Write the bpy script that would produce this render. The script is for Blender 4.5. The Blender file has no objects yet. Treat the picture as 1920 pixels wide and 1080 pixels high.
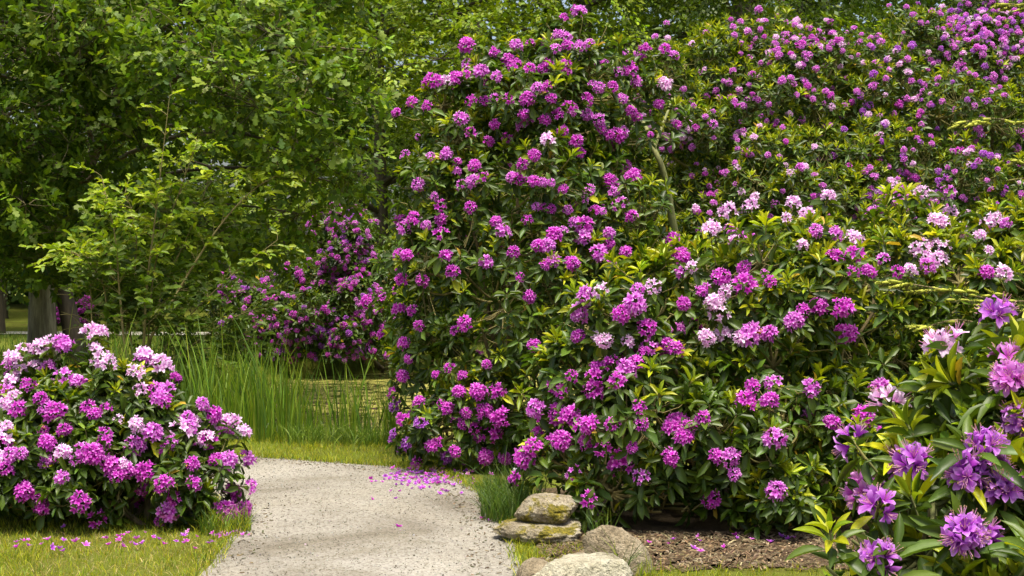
import bpy, math
import numpy as np
from mathutils import Matrix, Vector

rng = np.random.default_rng(11)
R = math.radians
scene = bpy.context.scene
COL = scene.collection

# ------------------------------------------------------------------ camera
F, EYE, HY = 2667.0, 1.6, 500.0           # focal length in photo pixels, eye height, horizon row
cd = bpy.data.cameras.new('camera'); cam = bpy.data.objects.new('camera', cd); COL.objects.link(cam)
cam.location = (0, 0, EYE); cam.rotation_euler = (R(90), 0, 0)
cd.sensor_width = 36; cd.lens = 50.0; cd.shift_y = -40 / 1920
cd.clip_start = 0.05; cd.clip_end = 600
scene.camera = cam

# ------------------------------------------------------------------ sky, sun, exposure
SUN_EL, SUN_AZ = 77.0, 175.0              # azimuth clockwise from +Y: soft hazy sun high behind the camera
world = bpy.data.worlds.new('World'); scene.world = world; world.use_nodes = True
wn = world.node_tree.nodes; wl = world.node_tree.links
sky = wn.new('ShaderNodeTexSky'); sky.sky_type = 'NISHITA'; sky.sun_disc = False
sky.sun_elevation = R(SUN_EL); sky.sun_rotation = R(SUN_AZ); sky.dust_density = 6.0; sky.ozone_density = 0.3
wn['Background'].inputs['Strength'].default_value = 0.065
wl.new(sky.outputs[0], wn['Background'].inputs['Color'])
sd = bpy.data.lights.new('sun', 'SUN'); so = bpy.data.objects.new('sun', sd); COL.objects.link(so)
sd.energy = 1.5; sd.angle = R(16); sd.color = (1.0, 0.95, 0.86)
sv = Vector((math.sin(R(SUN_AZ)) * math.cos(R(SUN_EL)), math.cos(R(SUN_AZ)) * math.cos(R(SUN_EL)), math.sin(R(SUN_EL))))
so.rotation_euler = sv.to_track_quat('Z', 'Y').to_euler(); so.location = (-5, -5, 15)
vs = scene.view_settings
vs.view_transform = 'Standard'; vs.look = 'None'; vs.gamma = 1.0; vs.use_curve_mapping = False
vs.exposure = 2.05
scene.cycles.max_bounces = 8; scene.cycles.diffuse_bounces = 3; scene.cycles.glossy_bounces = 2
scene.cycles.transmission_bounces = 4; scene.cycles.transparent_max_bounces = 4

# ------------------------------------------------------------------ helpers
def P(px, py, d):
    return np.array([(px - 960) / F * d, d, EYE - (py - HY) / F * d])
def G(px, py, z=0.0):
    d = (EYE - z) * F / (py - HY); return np.array([(px - 960) / F * d, d, z])
def norm(v): return v / np.maximum(np.linalg.norm(v, axis=-1, keepdims=True), 1e-9)
def rdir(n): return norm(rng.normal(size=(n, 3)))
def pts(s, off, k):                                   # 'x,y x,y ...' measured in an enlarged crop -> photo pixels
    a = np.array([[float(t) for t in w.split(',')] for w in s.split()]); return a / k + np.array(off)

def mesh_from(name, V, T, mats, tint=None, smooth=True, midx=None):
    V = np.ascontiguousarray(V, dtype=np.float32); T = np.ascontiguousarray(T, dtype=np.int32)
    me = bpy.data.meshes.new(name); k = T.shape[1]
    me.vertices.add(len(V)); me.vertices.foreach_set('co', V.ravel())
    me.loops.add(T.size); me.loops.foreach_set('vertex_index', T.ravel())
    me.polygons.add(len(T)); me.polygons.foreach_set('loop_start', np.arange(0, T.size, k, dtype=np.int32))
    me.polygons.foreach_set('use_smooth', np.full(len(T), smooth))
    for m in (mats if isinstance(mats, (list, tuple)) else [mats]): me.materials.append(m)
    if midx is not None: me.polygons.foreach_set('material_index', np.asarray(midx, np.int32))
    if tint is not None:
        at = me.attributes.new('tint', 'FLOAT_COLOR', 'POINT')
        c = np.ones((len(V), 4), np.float32); c[:, :3] = tint; at.data.foreach_set('color', c.ravel())
    me.update(calc_edges=True); me.validate(); return me
def link(name, me, parent=None, loc=(0, 0, 0)):
    o = bpy.data.objects.new(name, me); COL.objects.link(o); o.location = loc
    if parent: o.parent = parent
    return o
def tag(o, label=None, cat=None, group=None, kind=None):
    for k, v in (('label', label), ('category', cat), ('group', group), ('kind', kind)):
        if v: o[k] = v
    return o
def place(name, me, base, parent, pos, Rm, sc):        # one piece, given by its world frame, under its thing
    o = bpy.data.objects.new(name, me); COL.objects.link(o)
    m = np.eye(4); m[:3, :3] = Rm * np.asarray(sc)[None, :]; m[:3, 3] = pos - base
    if parent: o.parent = parent
    o.matrix_local = Matrix(m.tolist()); return o
def frame_from_axis(a, spin):
    a = a / np.linalg.norm(a); h = np.array([0, 0, 1.0]) if abs(a[2]) < .95 else np.array([1.0, 0, 0])
    x = np.cross(h, a); x /= np.linalg.norm(x); y = np.cross(a, x)
    c, s = math.cos(spin), math.sin(spin)
    return np.stack([c * x + s * y, -s * x + c * y, a], axis=1)

class Acc:                                             # collects shapes of ONE part
    def __init__(s): s.V, s.T, s.C, s.n = [], [], [], 0
    def add(s, V, T, c=None):
        s.V.append(np.asarray(V, float)); s.T.append(np.asarray(T) + s.n)
        if c is not None: s.C.append(np.broadcast_to(np.asarray(c, float), (len(V), 3)))
        s.n += len(V)
    def tube(s, pt, rad, sides=5, c=None):
        pt = np.asarray(pt, float); n = len(pt); rad = np.broadcast_to(np.asarray(rad, float), (n,))
        d = np.gradient(pt, axis=0); d = norm(d); h = np.array([0.31, 0.17, 0.93]) if abs(d[0][2]) < .9 else np.array([1.0, 0.1, 0])
        x = norm(np.cross(d, h)); y = np.cross(d, x); a = np.arange(sides) / sides * 2 * math.pi
        ring = pt[:, None] + rad[:, None, None] * (np.cos(a)[None, :, None] * x[:, None] + np.sin(a)[None, :, None] * y[:, None])
        i = np.arange(n - 1)[:, None] * sides; j = np.arange(sides)[None]; k = (j + 1) % sides
        A, B, C_, D = i + j, i + k, i + sides + k, i + sides + j
        T = np.concatenate([np.stack([A, B, C_], -1).reshape(-1, 3), np.stack([A, C_, D], -1).reshape(-1, 3)])
        s.add(ring.reshape(-1, 3), T, c)
    def mesh(s, name, mats, base=None, smooth=True):
        V = np.concatenate(s.V)
        if base is not None: V = V - base
        return mesh_from(name, V, np.concatenate(s.T), mats, np.concatenate(s.C) if s.C else None, smooth)
def bez(a, b, c, n=8):
    t = np.linspace(0, 1, n)[:, None]; return (1 - t) ** 2 * a + 2 * t * (1 - t) * b + t ** 2 * c

# value noise for shapes
_tab = rng.random((64, 64, 64))
def vnoise(p):
    p = np.asarray(p, float); i = np.floor(p).astype(int); f = p - i; f = f * f * (3 - 2 * f); o = 0
    for dx in (0, 1):
        for dy in (0, 1):
            for dz in (0, 1):
                w = (f[..., 0] if dx else 1 - f[..., 0]) * (f[..., 1] if dy else 1 - f[..., 1]) * (f[..., 2] if dz else 1 - f[..., 2])
                o = o + w * _tab[(i[..., 0] + dx) % 64, (i[..., 1] + dy) % 64, (i[..., 2] + dz) % 64]
    return o
def fbm(p, o=4):
    p = np.asarray(p, float); return sum(vnoise(p * 2 ** k + 7.3 * k) * .5 ** k for k in range(o)) / 2

# ------------------------------------------------------------------ materials
def mat(name):
    m = bpy.data.materials.new(name); m.use_nodes = True; nt = m.node_tree
    return m, nt, nt.nodes['Principled BSDF'], nt.nodes['Material Output']
def N(nt, t, **kw):
    n = nt.nodes.new(t)
    for k, v in kw.items(): setattr(n, k, v)
    return n
def ramp(nt, stops):
    r = N(nt, 'ShaderNodeValToRGB'); e = r.color_ramp.elements
    while len(e) < len(stops): e.new(.5)
    for q, (p, c) in zip(e, stops): q.position = p; q.color = (*c, 1)
    return r
def noise(nt, scale, detail=4, rough=.6, coord='Object', dist=0):
    tc = N(nt, 'ShaderNodeTexCoord'); n = N(nt, 'ShaderNodeTexNoise'); nt.links.new(tc.outputs[coord], n.inputs['Vector'])
    n.inputs['Scale'].default_value = scale; n.inputs['Detail'].default_value = detail; n.inputs['Roughness'].default_value = rough; n.inputs['Distortion'].default_value = dist
    return n
def mixc(nt, f, a, b, mode='MIX'):
    m = N(nt, 'ShaderNodeMix', data_type='RGBA', blend_type=mode)
    for s, v in ((m.inputs[0], f), (m.inputs[6], a), (m.inputs[7], b)):
        if hasattr(v, 'links') or hasattr(v, 'is_output'): nt.links.new(v, s)
        elif isinstance(v, tuple): s.default_value = (*v, 1)
        else: s.default_value = v
    return m.outputs[2]

def leaf_material(name, rough, trans, spec=.5, gain=(1.42, 1.45, .62), var=.25):
    m, nt, bs, out = mat(name); L = nt.links
    at = N(nt, 'ShaderNodeAttribute', attribute_name='tint')
    nz = noise(nt, 9, 2); hv = N(nt, 'ShaderNodeHueSaturation')
    mp = N(nt, 'ShaderNodeMapRange'); mp.inputs[3].default_value = 1 - var; mp.inputs[4].default_value = 1 + var
    L.new(nz.outputs[0], mp.inputs[0]); L.new(mp.outputs[0], hv.inputs['Value']); L.new(at.outputs['Color'], hv.inputs['Color'])
    L.new(hv.outputs[0], bs.inputs['Base Color']); bs.inputs['Roughness'].default_value = rough
    bs.inputs['Specular IOR Level'].default_value = spec
    tr = N(nt, 'ShaderNodeBsdfTranslucent'); L.new(mixc(nt, 1.0, hv.outputs[0], gain, 'MULTIPLY'), tr.inputs['Color'])
    mx = N(nt, 'ShaderNodeMixShader'); mx.inputs[0].default_value = trans
    L.new(bs.outputs[0], mx.inputs[1]); L.new(tr.outputs[0], mx.inputs[2]); L.new(mx.outputs[0], out.inputs[0])
    return m
M_RHODO = leaf_material('rhododendron_leaf', .42, .26, .3)
M_OAK = leaf_material('oak_leaf', .5, .36, .25)
M_BEECH = leaf_material('beech_leaf', .5, .36, .35)
M_GRASS = leaf_material('grass_blade', .5, .38, .35)
M_SPRUCE = leaf_material('spruce_needle', .5, .2, .3)
M_PETAL = leaf_material('petal', .62, .42, .2, (1.12, .9, 1.12), .16)

def bark_material(name, a, b, c, scale=6, bump=.5, stretch=.18):
    m, nt, bs, out = mat(name); L = nt.links
    tc = N(nt, 'ShaderNodeTexCoord'); mp = N(nt, 'ShaderNodeMapping'); mp.inputs['Scale'].default_value = (1, 1, stretch)
    L.new(tc.outputs['Object'], mp.inputs[0]); n = N(nt, 'ShaderNodeTexNoise'); L.new(mp.outputs[0], n.inputs['Vector'])
    n.inputs['Scale'].default_value = scale; n.inputs['Detail'].default_value = 6; n.inputs['Roughness'].default_value = .65
    r = ramp(nt, [(.3, a), (.5, b), (.72, c)]); L.new(n.outputs[0], r.inputs[0]); L.new(r.outputs[0], bs.inputs['Base Color'])
    bs.inputs['Roughness'].default_value = .85
    bp = N(nt, 'ShaderNodeBump'); bp.inputs['Strength'].default_value = bump; bp.inputs['Distance'].default_value = .03
    L.new(n.outputs[0], bp.inputs['Height']); L.new(bp.outputs[0], bs.inputs['Normal']); return m
M_OAKBARK = bark_material('oak_bark', (.04, .03, .015), (.22, .19, .11), (.5, .45, .29), 11, 1.0, .12)
M_BARK = bark_material('dark_bark', (.02, .016, .01), (.07, .055, .035), (.13, .1, .06), 8)
M_STEM = bark_material('rhododendron_stem', (.06, .045, .02), (.17, .13, .055), (.3, .24, .1), 14, .3, .3)
M_TWIG = bark_material('young_twig', (.09, .07, .02), (.2, .16, .05), (.3, .26, .1), 10, .2, .3)

M_MOSSBR = bark_material('mossy_branch', (.05, .05, .015), (.16, .17, .05), (.26, .25, .1), 12, .5, .3)

def gravel_material():
    m, nt, bs, out = mat('gravel'); L = nt.links
    big = noise(nt, .9, 5, .6); r1 = ramp(nt, [(.3, (.18, .165, .135)), (.5, (.25, .238, .2)), (.75, (.3, .29, .255))]); L.new(big.outputs[0], r1.inputs[0])
    tc = N(nt, 'ShaderNodeTexCoord'); v = N(nt, 'ShaderNodeTexVoronoi'); v.inputs['Scale'].default_value = 95; L.new(tc.outputs['Object'], v.inputs['Vector'])
    sp = N(nt, 'ShaderNodeSeparateColor'); L.new(v.outputs['Color'], sp.inputs[0])
    r2 = ramp(nt, [(0, (.4, .37, .32)), (.14, (.7, .67, .6)), (.28, (.95, .93, .89)), (.8, (1.03, 1.01, .98)), (1, (1.15, 1.13, 1.1))]); L.new(sp.outputs[0], r2.inputs[0])
    c = mixc(nt, .85, r1.outputs[0], r2.outputs[0], 'MULTIPLY')
    wear = noise(nt, .45, 4, .65, dist=1.2); rw = ramp(nt, [(.36, (.7, .67, .6)), (.5, (1, 1, 1)), (.66, (1.14, 1.13, 1.1))]); L.new(wear.outputs[0], rw.inputs[0]); c = mixc(nt, .9, c, rw.outputs[0], 'MULTIPLY')
    fine = noise(nt, 40, 5, .7); r3 = ramp(nt, [(.33, (.5, .46, .38)), (.5, (1, 1, 1))]); L.new(fine.outputs[0], r3.inputs[0])
    c = mixc(nt, .8, c, r3.outputs[0], 'MULTIPLY')
    L.new(c, bs.inputs['Base Color']); bs.inputs['Roughness'].default_value = .9; bs.inputs['Specular IOR Level'].default_value = .2
    bp = N(nt, 'ShaderNodeBump'); bp.inputs['Strength'].default_value = .7; bp.inputs['Distance'].default_value = .006
    L.new(v.outputs['Distance'], bp.inputs['Height']); bp2 = N(nt, 'ShaderNodeBump'); bp2.inputs['Strength'].default_value = .5; bp2.inputs['Distance'].default_value = .02
    L.new(fine.outputs[0], bp2.inputs['Height']); L.new(bp.outputs[0], bp2.inputs['Normal']); L.new(bp2.outputs[0], bs.inputs['Normal']); return m
M_GRAVEL = gravel_material()
def soil_material(name, stops, s1, s2, bump=.04):
    m, nt, bs, out = mat(name); L = nt.links
    a = noise(nt, s1, 6, .65); b = noise(nt, s2, 5, .7); r = ramp(nt, stops); mx = N(nt, 'ShaderNodeMath', operation='MULTIPLY_ADD')
    L.new(a.outputs[0], mx.inputs[0]); mx.inputs[1].default_value = .55; sc = N(nt, 'ShaderNodeMath', operation='MULTIPLY'); sc.inputs[1].default_value = .45
    L.new(b.outputs[0], sc.inputs[0]); L.new(sc.outputs[0], mx.inputs[2]); L.new(mx.outputs[0], r.inputs[0]); L.new(r.outputs[0], bs.inputs['Base Color'])
    bs.inputs['Roughness'].default_value = .95; bs.inputs['Specular IOR Level'].default_value = .15
    bp = N(nt, 'ShaderNodeBump'); bp.inputs['Strength'].default_value = .8; bp.inputs['Distance'].default_value = bump
    L.new(b.outputs[0], bp.inputs['Height']); L.new(bp.outputs[0], bs.inputs['Normal']); return m
M_LAWN = soil_material('lawn_soil', [(.34, (.07, .05, .015)), (.46, (.1, .105, .012)), (.56, (.12, .15, .014)), (.7, (.17, .19, .02))], 1.3, 40)
M_MULCH = soil_material('mulch', [(.3, (.03, .02, .01)), (.48, (.085, .06, .033)), (.66, (.15, .11, .06))], 5, 60, .02)
M_FARPATH = soil_material('pale_path', [(.3, (.34, .31, .25)), (.6, (.46, .43, .37))], .7, 20, .01)
def chip_material(name, rough=.85):
    m, nt, bs, out = mat(name); at = N(nt, 'ShaderNodeAttribute', attribute_name='tint'); nt.links.new(at.outputs['Color'], bs.inputs['Base Color'])
    bs.inputs['Roughness'].default_value = rough; bs.inputs['Specular IOR Level'].default_value = .25; return m
M_CHIP = chip_material('wood_chip'); M_PEBBLE = chip_material('pebble', .8)
def water_material():
    m, nt, bs, out = mat('pond_water'); L = nt.links
    a = noise(nt, 4.5, 8, .75, dist=.5); b = noise(nt, 45, 4, .75)
    ad = N(nt, 'ShaderNodeMath', operation='MULTIPLY_ADD'); L.new(b.outputs[0], ad.inputs[0]); ad.inputs[1].default_value = .5; L.new(a.outputs[0], ad.inputs[2])
    f = ramp(nt, [(.7, (0, 0, 0)), (.79, (1, 1, 1))]); L.new(ad.outputs[0], f.inputs[0])
    r = ramp(nt, [(.3, (.18, .185, .02)), (.6, (.34, .31, .06)), (.8, (.46, .41, .13))]); L.new(b.outputs[0], r.inputs[0])
    L.new(mixc(nt, f.outputs[0], (.012, .016, .006), r.outputs[0]), bs.inputs['Base Color'])
    mr = N(nt, 'ShaderNodeMapRange'); mr.inputs[3].default_value = .06; mr.inputs[4].default_value = .6; L.new(f.outputs[0], mr.inputs[0]); L.new(mr.outputs[0], bs.inputs['Roughness'])
    rp = noise(nt, 5, 3, .5); bp = N(nt, 'ShaderNodeBump'); bp.inputs['Strength'].default_value = .08; bp.inputs['Distance'].default_value = .02
    L.new(rp.outputs[0], bp.inputs['Height']); L.new(bp.outputs[0], bs.inputs['Normal']); return m
M_WATER = water_material()
def rock_material(name, base, light, dark, moss):
    m, nt, bs, out = mat(name); L = nt.links
    a = noise(nt, 7, 8, .7); r = ramp(nt, [(.28, dark), (.48, base), (.7, light)]); L.new(a.outputs[0], r.inputs[0])
    s = noise(nt, 60, 3, .7); r2 = ramp(nt, [(.35, (.55, .55, .52)), (.5, (1, 1, 1)), (.7, (1.15, 1.15, 1.1))]); L.new(s.outputs[0], r2.inputs[0])
    c = mixc(nt, .8, r.outputs[0], r2.outputs[0], 'MULTIPLY')
    mo = noise(nt, 4.5, 6, .75, dist=.4); fr = ramp(nt, [(.62 - .2 * moss, (0, 0, 0)), (.7 - .2 * moss, (1, 1, 1))]); L.new(mo.outputs[0], fr.inputs[0])
    mt = ramp(nt, [(.3, (.04, .045, .008)), (.5, (.15, .125, .012)), (.7, (.3, .24, .02))]); L.new(s.outputs[0], mt.inputs[0])
    ff = N(nt, 'ShaderNodeMath', operation='MULTIPLY'); L.new(fr.outputs[0], ff.inputs[0]); ff.inputs[1].default_value = min(1, moss * 1.6)
    L.new(mixc(nt, ff.outputs[0], c, mt.outputs[0]), bs.inputs['Base Color'])
    bs.inputs['Roughness'].default_value = .9; bs.inputs['Specular IOR Level'].default_value = .25
    bp = N(nt, 'ShaderNodeBump'); bp.inputs['Strength'].default_value = 1.0; bp.inputs['Distance'].default_value = .03
    ad = N(nt, 'ShaderNodeMath', operation='ADD'); L.new(a.outputs[0], ad.inputs[0]); L.new(s.outputs[0], ad.inputs[1]); L.new(ad.outputs[0], bp.inputs['Height'])
    L.new(bp.outputs[0], bs.inputs['Normal']); return m
M_ROCK_PALE = rock_material('pale_rock', (.4, .37, .26), (.52, .49, .38), (.16, .135, .075), .12)
M_ROCK_TAN = rock_material('tan_rock', (.26, .21, .13), (.38, .33, .23), (.1, .075, .04), .15)
M_ROCK_MOSS = rock_material('mossy_rock', (.3, .255, .17), (.46, .42, .32), (.11, .085, .045), .72)

# ------------------------------------------------------------------ ground, pond, paths
PC, PR = np.array([.7, 19.7]), np.array([5.4, 6.5])
def pond_r(x, y): return np.sqrt(((x - PC[0]) / PR[0]) ** 2 + ((y - PC[1]) / PR[1]) ** 2) + .03 * np.sin(3 * np.arctan2(y - PC[1], x - PC[0]) + 1)
def sm(a, b, x): t = np.clip((x - a) / (b - a), 0, 1); return t * t * (3 - 2 * t)
def ground_z(x, y):
    x = np.asarray(x, float); y = np.asarray(y, float); r = pond_r(x, y)
    z = -.25 * (1 - sm(1.0, 1.16, r)) - .5 * (1 - sm(.6, 1.0, r))
    far = sm(13.5, 20, y) * sm(1.15, 1.4, r)
    return z + far * .12 * (fbm(np.stack([x * .25, y * .25, 0 * x], -1), 3) - .5) + .15 * sm(34, 60, y)
def grid(xs, ys, zf, name, m, kind='structure', lift=0.0):
    X, Y = np.meshgrid(xs, ys); V = np.stack([X, Y, zf(X, Y) + lift], -1).reshape(-1, 3); nx = len(xs)
    i = (np.arange(len(ys) - 1)[:, None] * nx + np.arange(nx - 1)[None]).ravel()
    return tag(link(name, mesh_from(name, V, np.stack([i, i + 1, i + nx + 1, i + nx], -1), m)), kind=kind)
xs = np.concatenate([np.linspace(-220, -14, 24), np.arange(-13, 13.1, .3), np.linspace(14, 220, 24)])
ys = np.concatenate([np.linspace(-60, -1, 12), np.arange(0, 28, .3), np.linspace(29, 60, 20), np.linspace(64, 300, 24)])
grid(xs, ys, ground_z, 'lawn', M_LAWN)
th = np.linspace(0, 2 * math.pi, 96, endpoint=False)
rim = np.stack([PC[0] + PR[0] * 1.09 * np.cos(th), PC[1] + PR[1] * 1.09 * np.sin(th), np.full(96, -.25)], -1)
tag(link('pond_water', mesh_from('pond_water', np.vstack([[*PC, -.25], rim]), np.stack([np.zeros(96, int), np.arange(96) + 1, (np.arange(96) + 1) % 96 + 1], -1), M_WATER)), kind='structure')

def cr(pt, n):                                           # Catmull-Rom through points
    pt = np.asarray(pt, float); q = np.vstack([2 * pt[0] - pt[1], pt, 2 * pt[-1] - pt[-2]]); o = []
    for t in np.linspace(0, len(pt) - 1 - 1e-6, n):
        i = int(t); f = t - i; a, b, c, d = q[i:i + 4]
        o.append(.5 * (2 * b + (c - a) * f + (2 * a - 5 * b + 4 * c - d) * f * f + (3 * b - a - 3 * c + d) * f ** 3))
    return np.array(o)
PL = cr([(-1.55, -3), (-1.5, 2), (-1.55, 5), (-1.62, 7.4), (-1.66, 8.5), (-1.85, 9.4), (-2.4, 10.1), (-3.6, 10.5), (-5.4, 10.6), (-7.6, 10.6), (-10.5, 10.5), (-14, 10.4)], 150)
PRr = cr([(.75, -3), (.5, 2), (.22, 5), (.05, 7.36), (-.03, 8.8), (-.14, 9.6), (-.36, 10.5), (-.84, 11.22), (-1.5, 11.62), (-2.4, 11.94), (-4.2, 12.1), (-7, 12.15), (-10.3, 12.2), (-14, 12.2)], 150)
jl = .02 * (vnoise(np.stack([PL[:, 0] * 3, PL[:, 1] * 3, 0 * PL[:, 0]], -1)) - .5) * 2; jr = .02 * (vnoise(np.stack([PRr[:, 0] * 3 + 9, PRr[:, 1] * 3, 0 * PL[:, 0]], -1)) - .5) * 2
w = norm(PRr - PL); PLj = PL + w * jl[:, None]; PRj = PRr + w * jr[:, None]
tt = np.linspace(0, 1, 10); pv = PLj[:, None] * (1 - tt)[None, :, None] + PRj[:, None] * tt[None, :, None]
zz = .004 + .012 * np.sin(tt * math.pi)[None, :] * np.ones((150, 1))
V = np.concatenate([pv, zz[..., None]], -1).reshape(-1, 3); i = (np.arange(149)[:, None] * 10 + np.arange(9)[None]).ravel()
tag(link('gravel_path', mesh_from('gravel_path', V, np.stack([i, i + 1, i + 11, i + 10], -1), M_GRAVEL)), kind='structure')
def in_path(x, y, m=0.0):
    p = np.vstack([PLj, PRj[::-1]]); a = np.zeros(len(x), bool); q = np.roll(p, -1, 0)
    for (x1, y1), (x2, y2) in zip(p, q):
        c = (y1 > y) != (y2 > y); a ^= c & (x < (x2 - x1) * (y - y1) / (y2 - y1 + 1e-12) + x1)
    return a
# mulch bed under the right hand shrubs, and the pale path far away
mv = cr([(.12, 7.75), (.55, 7.62), (1.0, 7.55), (1.6, 7.5), (2.4, 7.5), (4.2, 7.6), (5, 9), (3.8, 10.4), (1.5, 10.8), (.3, 10.3), (.1, 9.2), (.06, 8.4), (.12, 7.75)], 80)[:-1]
mv = mv + .05 * rng.normal(size=mv.shape); n = len(mv)
V = np.vstack([[2, 9, .006], np.column_stack([mv, np.full(n, .006)])])
tag(link('mulch_bed', mesh_from('mulch_bed', V, np.stack([np.zeros(n, int), np.arange(n) + 1, (np.arange(n) + 1) % n + 1], -1), M_MULCH)), kind='structure')
fx = np.linspace(-60, 60, 120); V = np.concatenate([np.stack([fx, 33.4 + .3 * np.sin(fx * .2) + .0 * fx, 0 * fx], -1), np.stack([fx, 34.9 + .3 * np.sin(fx * .2 + .3), 0 * fx], -1)])
V[:, 2] = ground_z(V[:, 0], V[:, 1]) + .03; i = np.arange(119)
tag(link('far_path', mesh_from('far_path', V, np.stack([i, i + 1, i + 121, i + 120], -1), M_FARPATH)), kind='structure')

# ------------------------------------------------------------------ leaf prototypes (unit length along +Y, unit width along X, top = +Z)
def strip_leaf(rows, fold=.12, bend=.2, mid=True):
    V = [(0, 0, 0)]
    for t, wd in rows:
        z = -bend * t * t
        V += [(-wd, t, z + fold * wd * 2 * .5), (0, t, z), (wd, t, z + fold * wd * 2 * .5)] if mid else [(-wd, t, z), (wd, t, z)]
    V.append((0, 1, -bend)); k = 3 if mid else 2; T = []; n = len(rows)
    for c in range(k - 1): T.append((0, 1 + c + 1, 1 + c)) if False else T.append((0, 2 + c, 1 + c))
    for r in range(n - 1):
        for c in range(k - 1):
            a = 1 + r * k + c; T += [(a, a + 1, a + k + 1), (a, a + k + 1, a + k)]
    e = 1 + n * k
    for c in range(k - 1): a = 1 + (n - 1) * k + c; T.append((a, a + 1, e))
    return np.array(V, float), np.array(T)
ELL = [(.22, .34), (.5, .5), (.8, .33)]
PROTO = {
    'hi': [strip_leaf([(.1, .14), (.28, .38), (.5, .5), (.72, .42), (.9, .2)], .3, b) for b in (.05, .2, .4)],
    'mid': [strip_leaf([(.24, .4), (.74, .46)], .35, b) for b in (.05, .2, .42)],
    'lo': [strip_leaf([(.5, .5)], .3, b) for b in (.0, .2)],
    'oak': [strip_leaf([(.22, .26), (.36, .14), (.56, .5), (.7, .24), (.86, .34)], 0, b, False) for b in (.1, .3)],
    'flat': [strip_leaf([(.45, .5)], 0, b, False) for b in (.05, .2)],
}
class Leaves:                                             # a table of leaves, each with a frame, a size and a colour
    def __init__(s): s.d = []
    def add(s, pos, Y, Nn, L, W, tint, kind=None):
        n = len(pos); s.d.append((pos, Y, Nn, np.broadcast_to(L, (n,)), np.broadcast_to(W, (n,)), tint, np.zeros(n, int) if kind is None else kind))
    def cat(s):
        s.pos, s.Y, s.N, s.L, s.W, s.tint, s.kind = [np.concatenate([q[k] for q in s.d]) for k in range(7)]
        s.Y = norm(s.Y); s.N = norm(s.N - (s.N * s.Y).sum(-1, keepdims=True) * s.Y); s.X = np.cross(s.Y, s.N); s.var = rng.integers(0, 3, len(s.pos)); return s
    def keep(s, m):
        for k in ('pos', 'Y', 'N', 'X', 'L', 'W', 'tint', 'kind', 'var'): setattr(s, k, getattr(s, k)[m])
    def mesh(s, name, protos, m, base, smooth=True):
        a = Acc()
        for v in range(len(protos)):
            q = np.where(s.var % len(protos) == v)[0]
            if not len(q): continue
            pv, pt = protos[v]; k = len(pv)
            W_ = s.pos[q, None] + pv[None, :, 0:1] * (s.X[q] * s.W[q, None])[:, None] + pv[None, :, 1:2] * (s.Y[q] * s.L[q, None])[:, None] + pv[None, :, 2:3] * (s.N[q] * s.L[q, None])[:, None]
            a.V.append((W_ - base).reshape(-1, 3)); a.T.append((pt[None] + (np.arange(len(q)) * k)[:, None, None]).reshape(-1, 3) + a.n); a.n += len(q) * k
            a.C.append(np.repeat(s.tint[q], k, 0))
        return a.mesh(name, m, None, smooth)
    def largest(s, n, cell=12):                          # the leaves that show largest: nearest in their patch of the view
        c = s.pos + s.Y * s.L[:, None] * .5; d = np.maximum(c[:, 1], .1); px = 960 + c[:, 0] / d * F; py = HY + (EYE - c[:, 2]) / d * F
        ok = np.where((px > 5) & (px < 1915) & (py > 5) & (py < 1075))[0]; key = (px[ok] // cell).astype(int) * 4096 + (py[ok] // cell).astype(int)
        o = np.lexsort((d[ok], key)); ks = key[o]; first = np.r_[True, ks[1:] != ks[:-1]]; win = ok[o[first]]
        vd = norm(c[win] - np.array([0, 0, EYE])); sc = s.L[win] * (.35 + np.abs((vd * s.N[win]).sum(-1))) * s.W[win] / d[win] ** 2
        return win[np.argsort(-sc)[:n]]
_leafmesh = {}
def leaf_parts(lv, idx, protos, pkey, m, base, parent, palette):
    for q in idx:
        t = int(np.argmin(((palette - lv.tint[q]) ** 2).sum(-1))); v = int(lv.var[q] % len(protos)); key = (pkey, v, t)
        if key not in _leafmesh:
            pv, pt = protos[v]; _leafmesh[key] = mesh_from('leaf', pv, pt, m, np.broadcast_to(palette[t], (len(pv), 3)))
        place('leaf', _leafmesh[key], base, parent, lv.pos[q], np.stack([lv.X[q], lv.Y[q], lv.N[q]], 1), (lv.W[q], lv.L[q], lv.L[q]))

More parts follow.
